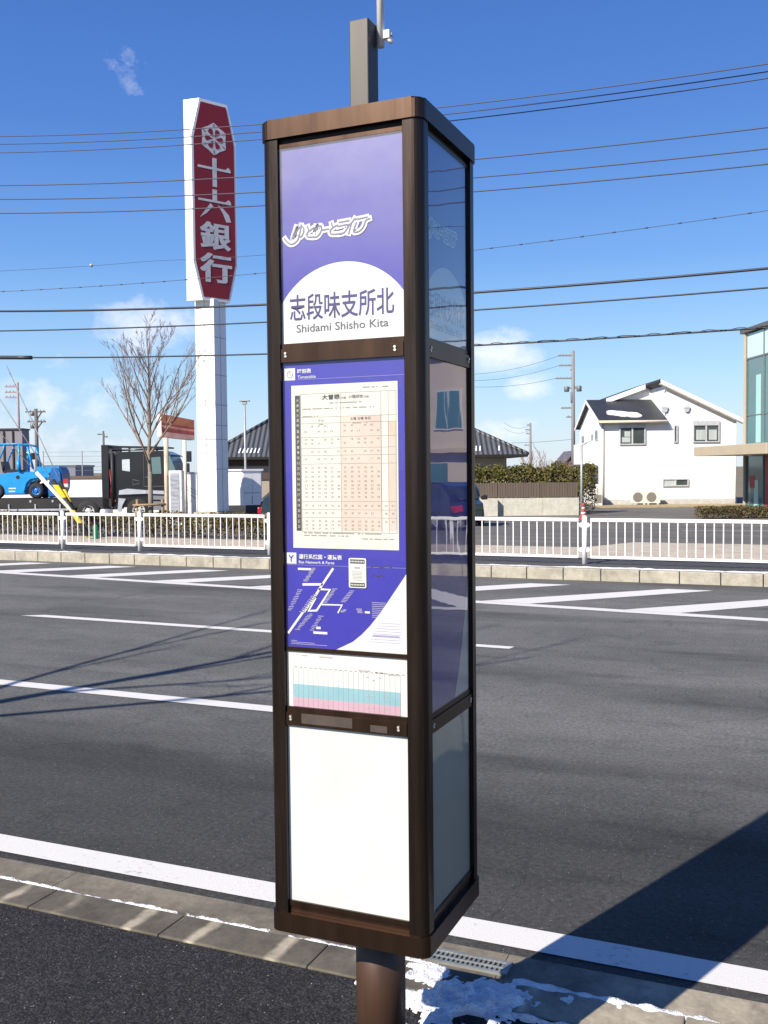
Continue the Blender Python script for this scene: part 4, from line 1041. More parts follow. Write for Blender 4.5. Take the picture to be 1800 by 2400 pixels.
# guy wires with guards and a green post
YEL = stripes_mat('yellow and black guard bands', ((.75, .52, .02), (.02, .02, .02)), 2, .62)
CREAM = mat('cream cable guard', (.74, .68, .50), .6)
def guard(label, pa, pb2, D0, D1, r, m, up, group):
    l0, z0 = S(*pa, D0); a = W(l0, D0, z0); a.z = z0; l1, z1_ = S(*pb2, D1); c = W(l1, D1, z1_); c.z = z1_
    g0 = a.copy(); t = thing('guy_wire', label, 'guy wire', a, 0, group)
    v = c-a; b = MB(m); b.tube([(0, 0, 0), v], r, 10); b.build('guard_tube', t)
    b = MB(NETP); b.tube([v, v*up], .012, 6); b.build('cable', t)
guard('cream sleeved guy wire slanting up to the left across the forklift', (196, 1228), (86, 1108), 24.2, 24.9, .045, CREAM, 5.0, None)
guard('yellow and black banded guy wire slanting up to the left from the hedge', (208, 1256), (124, 1127), 24.0, 24.9, .066, YEL, 5.0, None)
guard('short steep yellow and black guy wire beside the longer banded one', (176, 1206), (141, 1130), 24.4, 25.0, .055, YEL, 5.0, None)
GRN = mat('green plastic', (.01, .32, .14), .5)
l, z_ = S(224, 1255, 24); p = W(l, 24); b = MB(GRN); b.lathe([(.05, 0), (.06, .02), (.06, .30), (.045, .34), (.015, .36)], (0, 0, 0), 14)
o = b.build('marker_post', None, p); tag(o, 'short green plastic post standing in the low hedge', 'post')

# striped sign board on two poles
D_ = 36.0; k_ = 2313.46/D_; l, _z = S(411, 1200, D_); p = W(l, D_); sg = thing('roadside_sign', 'faded orange and red striped sign board on two cream poles beside the white column', 'sign', p, YAW)
zl = lambda py: (1104.6-py)/k_+CZ-p.z; xl = lambda px: (px-411)/k_
POLEC = mat('cream painted pole', (.72, .66, .50), .6, 0, .15, 2, streak=(4, 4, .5)); RUST = mat('rusty cream pole', (.60, .48, .34), .7, 0, .35, 2, streak=(4, 4, .6))
b = MB(RUST); b.tube([(xl(390), .1, -.2), (xl(391), .1, zl(1026))], .085, 12); b.build('pole', sg)
b = MB(POLEC); b.tube([(xl(433), .25, -.2), (xl(432), .25, zl(1032))], .07, 12); b.build('pole', sg)
bands = [mat('faded orange', (.28, .095, .055), .6, 0, .2, 3), mat('dark red band', (.19, .04, .04), .6, 0, .3, 3), mat('dusty pink band', (.38, .22, .21), .6, 0, .3, 3), WHITEM, mat('brown red band', (.33, .10, .06), .6, 0, .25, 3)]
b = MB(bands); xa, xb = xl(382), xl(453); dd = .55; rise = .42
def bq(f0_, f1_, m, o=0.0):
    def pt(x, f, y): 
        t_ = (x-xa)/(xb-xa); zt = zl(970)+(zl(984)-zl(970))*t_; zb2 = zl(1023)+(zl(1031)-zl(1023))*t_
        return (x, y+t_*.5, zb2+(zt-zb2)*f)
    P = [pt(xa, f0_, 0-o), pt(xb, f0_, 0-o), pt(xb, f1_, 0-o), pt(xa, f1_, 0-o)]; return P
P = bq(0, 1, 3); b.prism(P, (-.28, .55, 0), 3)
for f0_, f1_, m in ((0.0, .22, 2), (.22, .40, 1), (.40, .52, 4), (.52, .62, 1), (.62, 1.0, 0)): b.face(bq(f0_, f1_, m, .006), m)
b.face(bq(.44, .48, 3, .010), 2)
b.build('board', sg)

# grey cabinet, white board, white shed, dark slab for the shadow
GREYP = mat('ribbed grey shutter', (.36, .37, .42), .6, 0, .08, 2)
D_ = 35.0; k_ = 2313.46/D_; l, _z = S(411, 1200, D_); p = W(l, D_); p.z = -.25; t = thing('cabinet', 'grey ribbed metal cabinet with white frame between the two sign poles', 'cabinet', p, YAW)
zl = lambda py: (1104.6-py)/k_+CZ-p.z; xl = lambda px: (px-411)/k_
b = MB(STEELW); b.box(xl(397), xl(427), 0, .5, 0, zl(1103), bev=.01); b.build('casing', t)
b = MB(GREYP); 
for k in range(14):
    z0 = .1+k*(zl(1107)-.12)/14; b.box(xl(400.5), xl(421), -.015, -.002, z0, z0+(zl(1107)-.12)/14-.012)
b.build('shutter', t)
D_ = 36.5; k_ = 2313.46/D_; l, _z = S(448, 1200, D_); p = W(l, D_); p.z = -.3; t = thing('notice_board', 'white notice board with grey frame and faint grey drawing beside the white column', 'notice board', p, YAW)
zl = lambda py: (1104.4-py)/k_+CZ-p.z; xl = lambda px: (px-448)/k_
b = MB(WHITEM); b.box(xl(426), xl(465), 0, .08, .1, zl(1108)); b.build('board', t)
b = MB(GREYSEAM); b.box(xl(463), xl(466.5), -.03, .1, -.1, zl(1107)); b.box(xl(425), xl(462.8), -.03, .1, zl(1110), zl(1107)); b.build('frame', t)
b = MB(mat('faint grey drawing ink', (.45, .46, .5), .7))
FW_ = lambda u, v: (u, -.004, v)
for P in (((436, 1138), (452, 1147), (463, 1153)), ((437, 1146), (450, 1153), (462, 1158)), ((437, 1138), (437, 1150)), ((444, 1160), (452, 1163), (460, 1170)), ((440, 1180), (450, 1172))): b.flat(line2d([(xl(a), zl(c)) for a, c in P], .035), FW_)
b.build('drawing', t)
SHW = mat('white corrugated shed wall', (.78, .78, .78), .6, 0, .04, 1); SHB = mat('white shed door', (.72, .72, .74), .5, 0, .05, 1)
D_ = 39.0; l, _z = S(569, 1187, D_); p = W(l, D_); p.z = -.42
t = thing('storage_shed', 'white boxy storage shed with a shaded grey door side right of the white column', 'shed', p, rad(50))
b = MB([SHW])
HS = 2.2
b.box(0, .80, 0, 1.8, 0, HS)
for k in range(12): b.box(-.012, -.0005, .1+k*.14, .14+k*.14, .05, HS-.05)
b.build('wall', t)
b = MB([SHB, GREYSEAM]); b.box(.04, .395, -.03, -.003, .08, HS-.1); b.box(.405, .76, -.03, -.003, .08, HS-.1); b.box(.37, .39, -.05, -.031, .9, 1.2, 1); b.box(.06, .74, -.034, -.031, 1.32, 1.35, 1); b.build('door', t)
b = MB(SHB); b.box(-.06, .86, -.06, 1.86, HS+.003, HS+.08); b.build('roof', t)
b = MB(mat('dark shade slab', (.035, .036, .04), .8, 0, .3, 3)); D_ = 33.5; l, _z = S(560, 1200, D_); p = W(l, D_)  # dark slab placed where only a shadow falls
b.box(-.75, 1.3, 0, .3, 0, .62-p.z, bev=.02); tag(b.build('shadow_slab', None, p, YAW), 'low dark shade slab put in for the shadow at the foot of the white column', 'wall')

# tiled roof house behind
TILE, nt, pb_ = base_mat('dark glazed roof tiles'); g = NG(nt); x, y, z = g.xyz()
rp = g.M('ABSOLUTE', g.M('SINE', g.M('MULTIPLY', x, math.pi/.30)))
cc = g.mix(g.rng(rp, .2, 1, 0, 1), (.028, .031, .036), (.115, .120, .130)); cc = g.mix(g.rng(g.noise(8, 4, .6), .4, .7, 0, .4), cc, (.06, .06, .06)); g.L.new(cc, pb_.inputs['Base Color'])
pb_.inputs['Roughness'].default_value = .38; g.L.new(g.bump(rp, 1.0, .06), pb_.inputs['Normal'])
TANW = mat('tan plaster wall', (.33, .275, .215), .85, 0, .1, 1)
D_ = 60.0; k_ = 2313.46/D_; l, _z = S(880, 1180, D_); p = W(l, D_); th = thing('tiled_house', 'single storey house with a wide dark tiled hip roof behind the bus stop sign', 'house', p, YAW)
zl = lambda py: (1100-py)/k_+CZ-p.z; xl = lambda px: (px-880)/k_
ze, zr = zl(1068), zl(962); x0, x1 = xl(478), xl(1238); dp = 9.0
b = MB(TANW); b.box(x0+.9, x1-1.2, .8, dp-.8, 0, ze+.1); b.build('wall', th)
b = MB([TILE, DARK]); A = (x0, 0, ze); B = (x1, 0, ze); C = (x1, dp, ze); E_ = (x0, dp, ze); R1 = (x0+4.3, dp/2, zr+.1); R2 = (x1-5.4, dp/2, zr+.1)
b.face([A, B, R2, R1]); b.face([C, E_, R1, R2]); b.face([B, C, R2]); b.face([E_, A, R1])
b.prism([A, B, C, E_], (0, 0, -.16), 1)
b.build('roof', th)
b = MB(TILE); b.tube([R1, R2], .22, 8); b.tube([A, R1], .14, 6); b.tube([B, R2], .14, 6)
b.tube([Vector(R1)+Vector((-.7, 0, .28)), Vector(R1)+Vector((.2, 0, .1))], [.1, .24], 6); b.build('ridge', th)
b = MB(mat('pale eave snow line', (.7, .72, .76), .8))
rngq = random.Random(4)
for px in range(560, 1180, 9):
    if 640 < px < 1080: continue
    if rngq.random() < .8:
        x_ = xl(px); b.prism([(x_-.05, .30, ze+.30*(zr-ze)/4.5+.05), (x_+.05, .30, ze+.30*(zr-ze)/4.5+.05), (x_+.08, .75, ze+.75*(zr-ze)/4.5+.06), (x_+.02, .75, ze+.75*(zr-ze)/4.5+.06)], (0, 0, .03))
b.build('snow', th)
b = MB([mat('dark brown timber band', (.06, .04, .03), .7), WHITEM]); b.box(x0+.7, x1-3.6, .72, .79, ze-.55, ze-.18); b.box(x1-6.2, x1-4.4, .70, .718, ze-.42, ze-.30, 1); b.box(x0+.9, x1-1.4, .72, .79, zl(1122), zl(1105))
b.build('eave_band', th)

# lamp posts
LGREY = mat('grey lamp post paint', (.33, .36, .37), .5, .2)
D_ = 41.0; l, _z = S(577, 1190, D_); p = W(l, D_); t = thing('lamp_post', 'slim grey lamp post with a small flat head above the white shed', 'lamp post', p, YAW)
zt = 1.8+(1103-942)/2313*D_-p.z
b = MB(LGREY); b.tube([(0, 0, 0), (0, 0, zt)], [.06, .04], 8); b.build('pole', t); b = MB(LGREY); b.box(-.22, .22, -.1, .1, zt, zt+.06, bev=.02); b.box(-.1, .1, -.06, .06, zt-.12, zt-.004, bev=.02); b.build('lamp_head', t)
D_ = 47.5; l, _z = S(1363, 1205, D_); p = W(l, D_); t = thing('lamp_post', 'slim grey lamp post with a short angled arm beside the traffic cone', 'lamp post', p, YAW)
zt = 1.8+(1096-1044)/2313*D_-p.z
b = MB(LGREY); b.tube([(0, 0, 0), (0, 0, zt)], .055, 8); b.tube([(0, 0, zt-.02), (.28, 0, zt+.12)], .035, 6); b.build('pole', t); b = MB(LGREY); b.prism([(.22, -.07, zt+.08), (.22, .07, zt+.08), (.50, .07, zt+.17), (.50, -.07, zt+.17)], (0, 0, .05)); b.build('lamp_head', t)
# traffic cone
ORG = mat('red orange cone plastic', (.55, .045, .02), .5, 0, .1, 5)
D_ = 46.0; l, _z = S(1367, 1205, D_); p = W(l, D_); t = thing('traffic_cone', 'red and white traffic cone at the foot of the right lamp post', 'traffic cone', p)
b = MB([ORG, WHITEP]); b.box(-.2, .2, -.2, .2, 0, .04, bev=.01); b.lathe([(.15, .041), (.125, .2)], (0, 0, 0), 16); b.lathe([(.1245, .2), (.105, .32)], (0, 0, 0), 16, 1); b.lathe([(.1045, .32), (.085, .45)], (0, 0, 0), 16); b.lathe([(.0845, .45), (.07, .55)], (0, 0, 0), 16, 1); b.lathe([(.0695, .55), (.03, .74), (.01, .745)], (0, 0, 0), 16)
b.build('cone', t)

# concrete wall, board fence
WALLC = concrete('pale precast wall concrete', (.52, .50, .43), stain=.22)
D_ = 49.5; k_ = 2313.46/D_; l, _z = S(1250, 1208, D_); p = W(l, D_); zl = lambda py: (1097-py)/k_+CZ-p.z; xl = lambda px: (px-1250)/k_
t = thing('retaining_wall', 'pale stained concrete wall below the brown board fence', 'wall', p, YAW)
b = MB(WALLC); xx = xl(1085)
while xx < xl(1355): b.box(xx+.004, min(xx+2.0, xl(1357))-.004, 0, .25, -.2, zl(1168)); xx += 2.0
b.build('wall', t)
b = MB(WALLC); b.box(xl(1085), xl(1165), -.35, -.003, -.2, zl(1169), bev=.01); b.build('pier', t)
BRB = mat('brown board cladding', (.105, .080, .062), .75, 0, .15, 2, streak=(6, 6, .4))
b = MB([BRB, DARK]); xx = xl(1100)
while xx < xl(1352): b.box(xx, min(xx+.118, xl(1354)), 0, .05, zl(1166), zl(1132)); xx += .13
b.box(xl(1100), xl(1354), .052, .1, zl(1166), zl(1133), 1)
for px in (1163, 1262): b.box(xl(px), xl(px)+.06, -.03, -.002, zl(1166), zl(1131))
b.bm.transform(Matrix.Translation((0, 0, -zl(1166))))
pp = p+Vector((0, 0, zl(1166))); pp += Vector((-math.sin(YAW), math.cos(YAW), 0))*.05
tag(b.build('board_fence', None, pp, YAW), 'brown vertical board fence standing on the pale concrete wall', 'fence')

# ------------------------------------------------------------------ white house
HWALL = mat('white siding wall', (.80, .80, .79), .6, 0, .03, .6); SHINGLE = mat('dark slate roofing', (.028, .030, .038), .55, 0, .25, 3)
FRAME = mat('pale aluminium window frame', (.55, .56, .58), .4, .2); HGLASS = mat('dark house window glass', (.06, .075, .075), .08, 0, .3, .8, coat=.5)
CURT = mat('pale curtain behind glass', (.42, .46, .45), .35, 0, .15, 2, streak=(8, 8, .3)); TRIM = mat('cream eave trim', (.66, .60, .50), .6)
D_ = 61.7; k_ = 2313.46/D_; l, _z = S(1411, 1184, D_); p = W(l, D_); p.z = -.62; hs = thing('white_house', 'two storey white sided house with dark slate roofs and a porch on its left', 'house', p, YAW)
zh = lambda py: (1184-py)/k_; xh = lambda px: (px-1411)/k_
XE, XW = xh(1725), 4.0
apx, apz, rez = 3.55, zh(895), zh(982); sl_r = (apz-rez)/(XE-apx); ze_, zr_ = zh(984), 6.72; DPH = 8.5
b = MB(HWALL)
b.prism([(XW, 0, 0), (XE, 0, 0), (XE, 0, rez-.02), (XW, 0, apz-sl_r*(XW-apx)-.02)], (0, DPH, 0))          # main volume
b.prism([(1.3, 3.55, 0), (XW-.003, 3.55, 0), (XW-.003, 3.55, apz-sl_r*(XW-apx)-.03), (apx, 3.55, apz-.02), (1.3, 3.55, zh(925)-.02)], (0, DPH-3.55, 0))
b.prism([(0, 0, 0), (0, 0, ze_), (0, 3.5, zr_-.06), (0, 7.0, ze_-.2), (0, 7.0, 0)], (XW-.006, 0, 0))        # left wing
b.build('wall', hs)
def slab(P, th_, m): 
    b = MB(m); b.prism(P, (0, 0, th_)); return b
ro = MB([SHINGLE, TRIM])
ov = .35
e0 = ze_-ov*(zr_-ze_)/3.5
ro.prism([(-.28, -ov, e0), (XW-.01, -ov, e0), (XW-.01, 3.5, zr_), (-.28, 3.5, zr_)], (0, 0, .12))
ro.prism([(-.28, 3.5, zr_), (1.28, 3.5, zr_), (1.28, 7.3, ze_-.3), (-.28, 7.3, ze_-.3)], (0, 0, .12))
o_roof = ro.build('roof', hs)
ro = MB(SHINGLE)
xr_ = XE+.32
ro.prism([(apx, -.35, apz), (xr_, -.35, apz-sl_r*(xr_-apx)), (xr_, DPH+.2, apz-sl_r*(xr_-apx)), (apx, DPH+.2, apz)], (0, 0, .13))
sl_l = (apz-zh(925))/(apx-1.3)
ro.prism([(1.0, 3.2, apz-sl_l*(apx-1.0)), (apx-.003, 3.2, apz), (apx-.003, DPH+.2, apz), (1.0, DPH+.2, apz-sl_l*(apx-1.0))], (0, 0, .13))
ro.build('roof', hs)
b = MB([WHITEM, TRIM])
b.prism([(-.30, -ov-.03, e0-.10), (XW-.01, -ov-.03, e0-.10), (XW-.01, -ov-.03, e0+.10), (-.30, -ov-.03, e0+.10)], (0, .028, 0), 1)
b.tube([(-.3, -ov-.09, e0), (XW-.01, -ov-.09, e0)], .06, 6, 1)
b.prism([(apx, -.385, apz-.16), (xr_, -.385, apz-sl_r*(xr_-apx)-.16), (xr_, -.385, apz-sl_r*(xr_-apx)+.11), (apx, -.385, apz+.11)], (0, .033, 0), 0)
b.prism([(apx, -.345, apz-.20), (xr_, -.345, apz-sl_r*(xr_-apx)-.20), (xr_, -.345, apz-sl_r*(xr_-apx)-.15), (apx, -.345, apz-.15)], (0, .34, 0), 1)
b.prism([(-.31, -ov, e0-.1), (-.31, 3.5, zr_-.1), (-.31, 3.5, zr_+.11), (-.31, -ov, e0+.11)], (.028, 0, 0), 0)
b.prism([(-.31, 3.5, zr_-.1), (-.31, 7.3, ze_-.4), (-.31, 7.3, ze_-.2), (-.31, 3.5, zr_+.11)], (.028, 0, 0), 0)
b.prism([(.98, 3.17, apz-sl_l*(apx-.98)-.22), (apx-.003, 3.17, apz-.22), (apx-.003, 3.17, apz+.10), (.98, 3.17, apz-sl_l*(apx-.98)+.10)], (0, .028, 0), 0)
b.build('fascia', hs)
b = MB(TRIM); b.tube([(.05, -.06, .1), (.05, -.06, e0-.1)], .045, 6); b.build('downpipe', hs)
b = MB(TRIM); b.tube([(XE-.05, -.05, .1), (XE-.05, -.05, rez-.1)], .04, 6); b.build('downpipe', hs)
def win(x0, x1, y0, y1, split=True, curtain=(), hood=0.0, side_=None):
    a, c, d, e = xh(x0), xh(x1), zh(y1), zh(y0)
    b = MB(FRAME); t_ = .07
    b.box(a, c, -.10, -.002, e-t_, e+hood); b.box(a, c, -.10, -.002, d, d+t_); b.box(a, a+t_, -.10, -.002, d+t_, e-t_); b.box(c-t_, c, -.10, -.002, d+t_, e-t_)
    if split: b.box((a+c)/2-.045, (a+c)/2+.045, -.09, -.002, d+t_, e-t_)
    f = b.build('window', hs)
    b = MB([HGLASS, CURT]); b.box(a+t_+.004, c-t_-.004, -.04, -.003, d+t_+.004, e-t_-.004)
    for (u0_, u1_, v0_, v1_) in curtain:
        W_, H_ = c-a, e-d; b.box(a+W_*u0_, a+W_*u1_, -.046, -.041, d+H_*v0_, d+H_*v1_, 1)
    b.build('glass', f)
win(1451, 1512, 1000, 1042, True, ((.1, .42, .14, .42), (.2, .42, .45, .75)), .16)
win(1623, 1685, 996, 1038, True, ((.12, .46, .14, .7), (.60, .9, .14, .7)), .22)
win(1578, 1587, 997, 1038, False)
win(1552, 1613, 1122, 1140, True, ((.04, .48, .1, .9),))
# vents
b = MB(FRAME)
for px in (1557, 1608): b.lathe([(.16, -.12), (.18, -.02), (.18, -.002)], (xh(px), 0, zh(961)), 12, axis='y'); b.box(xh(px)-.18, xh(px)+.18, -.14, -.002, zh(961)+.05, zh(961)+.2)
b.build('vent', hs)
# left side: balcony, porch, windows
b = MB(HWALL); bx0 = -.42; b.box(bx0, -.003, 2.2, 7.0, zh(1086), zh(1035)); b.build('balcony', hs)
b = MB(mat('porch roof edge', (.10, .09, .085), .6)); b.box(bx0-.05, -.003, 2.1, 7.05, zh(1090), zh(1086.5)); b.build('porch_roof', hs)
b = MB(mat('dark porch recess', (.07, .075, .09), .6)); b.box(-.03, -.003, 1.0, 4.2, zh(1142), zh(1094)); b.build('porch_shade', hs)  # flat dark sheet standing in for the shaded recess under the porch
b = MB(HWALL); b.box(bx0, bx0+.12, 2.3, 2.42, 0, zh(1091)); b.box(bx0, bx0+.12, 6.5, 6.62, 0, zh(1091)); b.build('porch_post', hs)
for (y0, y1, pa, pb3) in ((1.0, 1.9, 1004, 1030), (2.4, 3.0, 1012, 1030), (5.2, 6.2, 1012, 1034)):
    b = MB(FRAME); b.box(-.05, -.003, y0, y1, zh(pb3), zh(pa)); f = b.build('window', hs); b = MB(HGLASS); b.box(-.06, -.0505, y0+.08, y1-.08, zh(pb3)+.08, zh(pa)-.08); b.build('glass', f)
b = MB(SNOW); rngq = random.Random(8)
def rq(u, v): return (u, v, e0+(v+ov)*(zr_-e0)/(3.5+ov)+.125)
for i in range(26):
    u = xh(1450)+rngq.uniform(-.3, 1.2); v = .9-(u-xh(1450))*.35+rngq.uniform(-.28, .28); s = rngq.uniform(.12, .3)
    b.prism([rq(u+s*math.cos(a)*1.5, v+s*math.sin(a)) for a in np.linspace(0, 2*math.pi, 9, endpoint=False)], (0, 0, .03+.001*i))
b.build('snow', hs)
b = MB(concrete('house footing concrete', (.5, .49, .46), stain=.15)); b.box(-.02, XE+.02, -.035, -.004, 0, .38); b.build('footing', hs)
b = MB(mat('dry lawn strip', (.30, .235, .13), .95, 0, .3, 3)); p2 = W(S(1560, 1190, 60)[0], 60); b.box(-4.4, 5.5, -2.2, 1.4, -.1, .05); tag(b.build('lawn', None, p2, YAW), kind='structure')
# air conditioners
ACM = mat('off white appliance casing', (.62, .61, .57), .5, 0, .06, 2); ACG = mat('grey fan grille', (.20, .19, .165), .6)
def aircon(px, label):
    l, _z = S(px, 1184, D_-.75); p = W(l, D_-.75); p.z = -.54; t = thing('air_conditioner', label, 'air conditioner', p, YAW, 'air conditioners along the white house wall')
    b = MB(ACM); b.box(-.45, .45, -.16, .16, .08, .82, bev=.02); b.box(-.35, -.25, -.16, .16, 0, .079); b.box(.25, .35, -.16, .16, 0, .079); b.build('casing', t)
    b = MB(ACG); b.lathe([(.29, -.012), (.30, -.004)], (-.1, -.161, .46), 20, axis='y')
    for r in (.10, .2, .27): b.tube([(-.1+r*math.cos(a), -.18, .46+r*math.sin(a)) for a in np.linspace(0, 2*math.pi, 17)], .012, 4)
    b.build('fan_grille', t)
aircon(1497, 'left one of two off white air conditioner units below the white house wall'); aircon(1529, 'right one of two off white air conditioner units below the white house wall')
for i, px in enumerate((1394, 1403)):
    l, _z = S(px, 1184, 60.6); p = W(l, 60.6); p.z = -.6; t = thing('air_conditioner', ('outdoor unit standing farther left at the white house porch corner', 'outdoor unit standing tight against the white house downpipe')[i], 'outdoor unit', p, YAW, 'outdoor units beside the porch')
    b = MB(ACM); b.box(-.17, .17, -.3, .3, 0, 1.35-.2*i, bev=.02); b.build('casing', t); b = MB(ACG); b.box(-.12, .12, -.306, -.301, .2, .7); b.build('grille', t)

# distant roof and bare shrub
D_ = 85.0; l, _z = S(1335, 1100, D_); p = W(l, D_); k_ = 2313.46/D_; t = thing('distant_house', 'distant dark gabled house left of the white house', 'house', p, YAW)
zl = lambda py: (1096-py)/k_+CZ-p.z
b = MB(mat('brown far wall', (.16, .10, .085), .8)); b.prism([(-.35, 0, 0), (1.5, 0, 0), (1.5, 0, zl(1080)), (.4, 0, zl(1064)), (-.35, 0, zl(1086))], (0, 5, 0)); b.build('wall', t)
b = MB(mat('far grey roof', (.10, .10, .115), .6)); b.prism([(-.75, -.2, zl(1098)), (.4, -.2, zl(1060)), (.4, 5, zl(1060)), (-.75, 5, zl(1098))], (0, 0, .12)); b.prism([(.403, -.2, zl(1060)), (1.9, -.2, zl(1076)), (1.9, 5, zl(1076)), (.403, 5, zl(1060))], (0, 0, .12)); b.build('roof', t)
PINKTW = mat('pinkish bare twigs', (.26, .17, .15), .9, 0, .2, 3)
l, _z = S(1278, 1100, 72); p = W(l, 72); rng = random.Random(21); t = thing('bare_shrub', 'pinkish leafless shrubs behind the green hedge', 'shrub', p, YAW)
b = MB(PINKTW)
for i in range(15): branch(b, Vector((rng.uniform(-2.2, 2.0), rng.uniform(-.8, .8), 0)), Vector((rng.uniform(-.3, .3), rng.uniform(-.3, .3), 1)), rng.uniform(1.7, 2.5), .04, 2, rng, 4, .12, (4, 6), .7, 0, .012)
b.build('branches', t)

# ------------------------------------------------------------------ bank building (glass corner, beige front)
BEIGE = mat('beige stone cladding', (.46, .40, .32), .7, 0, .07, .7); TAN = mat('tan canopy metal', (.44, .37, .27), .6, 0, .05, 2)
BGL = mat('teal tinted bank glass', (.035, .135, .145), .06, 0, .25, .35, coat=.6, streak=(1, 1, .3)); BGLT = mat('milky green spandrel glass', (.48, .74, .68), .25, 0, .04, .5)
MULL = mat('grey mullion', (.20, .22, .22), .5, .3); REDP = mat('red lobby panel', (.42, .02, .02), .5, 0, .3, 2)
D_ = 49.5; l, zt = S(1749, 779, D_); p = W(l, D_); RB = YAW+rad(2.6)
bk = thing('bank_building', 'two storey bank with green glass side wall and tan canopy at the right edge', 'building', p, RB)
HB = zt-p.z; LB = 8.2                                  # glass side runs towards the road (local -y)
zb_ = lambda py: (1091-py)/2313.46*D_+CZ-p.z
b = MB([BEIGE]); b.box(.30, 30, -LB+.30, -.02, 0, HB-.1); b.box(-.10, .0, -.06, .06, 0, HB-.05); b.build('wall', bk)
b = MB(mat('dark roof edge trim', (.09, .09, .09), .5)); b.box(-.16, 30.1, -LB-.16, .4, HB-.046, HB+.16); b.build('roof', bk)
b = MB([BGLT, BGL]); zs = zb_(843); zc0, zc1 = zb_(1068), zb_(1046)
b.box(.02, .28, -LB, -.02, zs, HB-.11, 0); b.box(.02, .28, -LB, -.02, zc1-.1, zs-.01, 1); b.box(.02, .28, -LB, -.02, .1, zc0-.004, 1); b.build('glass_wall', bk)
b = MB(MULL)
for yy in (-.08, -2.1, -4.15, -6.2, -8.15): b.box(-.03, .018, yy-.04, yy+.04, 0, HB-.12)
b.box(-.025, .017, -LB, -.13, zs-.05, zs+.03); b.box(-.02, .017, -LB, -.13, zb_(976), zb_(974.5))
b.build('mullion', bk)
CURW = mat('pale green blind', (.34, .58, .54), .4, 0, .05, 1)
for yy in (-1.3, -3.3, -5.2):
    b = MB(CURW); b.box(.008, .0185, yy-.42, yy+.12, zc1+.15, zs-.9-.6*((yy < -2))); b.build('blind', bk)
b = MB(CURW); b.box(.008, .0185, -1.5, -1.0, .3, 1.7); b.build('blind', bk)
b = MB(TAN); b.box(-2.3, .0, -LB+.6, .9, zc0, zc1, bev=.02)
b.build('canopy', bk)
b = MB(REDP); b.box(.006, .0175, -4.0, -2.3, .2, 2.9)
for k in range(7): b.box(.001, .0055, -3.9, -2.4, .5+k*.3, .56+k*.3)
b.box(.006, .0175, -1.1, -.5, 1.3, 1.9); b.build('lobby_panel', bk)
# front facing the road, seen in the sign's glossy side
fy = -LB+.30
for x_ in (2.5, 7.5, 12.5, 17.5, 22.5):
    b = MB([FRAME]); b.box(x_, x_+2.2, fy-.08, fy-.002, 4.6, 6.9); f = b.build('window', bk); b = MB(BGL); b.box(x_+.1, x_+1.05, fy-.10, fy-.081, 4.7, 6.8); b.box(x_+1.15, x_+2.1, fy-.10, fy-.081, 4.7, 6.8); b.build('glass', f)
b = MB([TAN]); b.box(.4, 29, fy-.5, fy-.003, 3.3, 3.55); b.build('string_course', bk)
b = MB([REDP, WHITEP]); b.box(12.0, 14.2, fy-.6, fy-.1, 2.3, 3.0); b.box(12.0, 14.2, fy-.6, fy-.1, 1.2, 2.295, 1); b.build('wall_sign', bk)
for x_ in (4.5, 9.5, 18.5):
    b = MB(BGL); b.box(x_, x_+2.6, fy-.05, fy-.002, .2, 2.7); b.build('door', bk)
# stone edging of the island by the entrance
ST = concrete('island kerb stone', (.50, .45, .36), stain=.2)
b = MB(ST); b.prism([(-.6, 18.9, .14), (.5, 18.2, .14), (2.6, 18.2, .14), (2.6, 18.45, .14), (.56, 18.45, .14), (-.5, 19.1, .14)], (0, 0, .14)); tag(b.build('island_kerb'), kind='structure')
p, _ = far(1790, 1290, 21.5); b = MB([BLACKPLASTIC]); b.box(-.2, .35, -.15, .2, 0, .34, bev=.02); tag(b.build('utility_box', None, Vector((.02, 19.2, .172)), .2), 'small black box on the pavement behind the fence at the right edge', 'box')

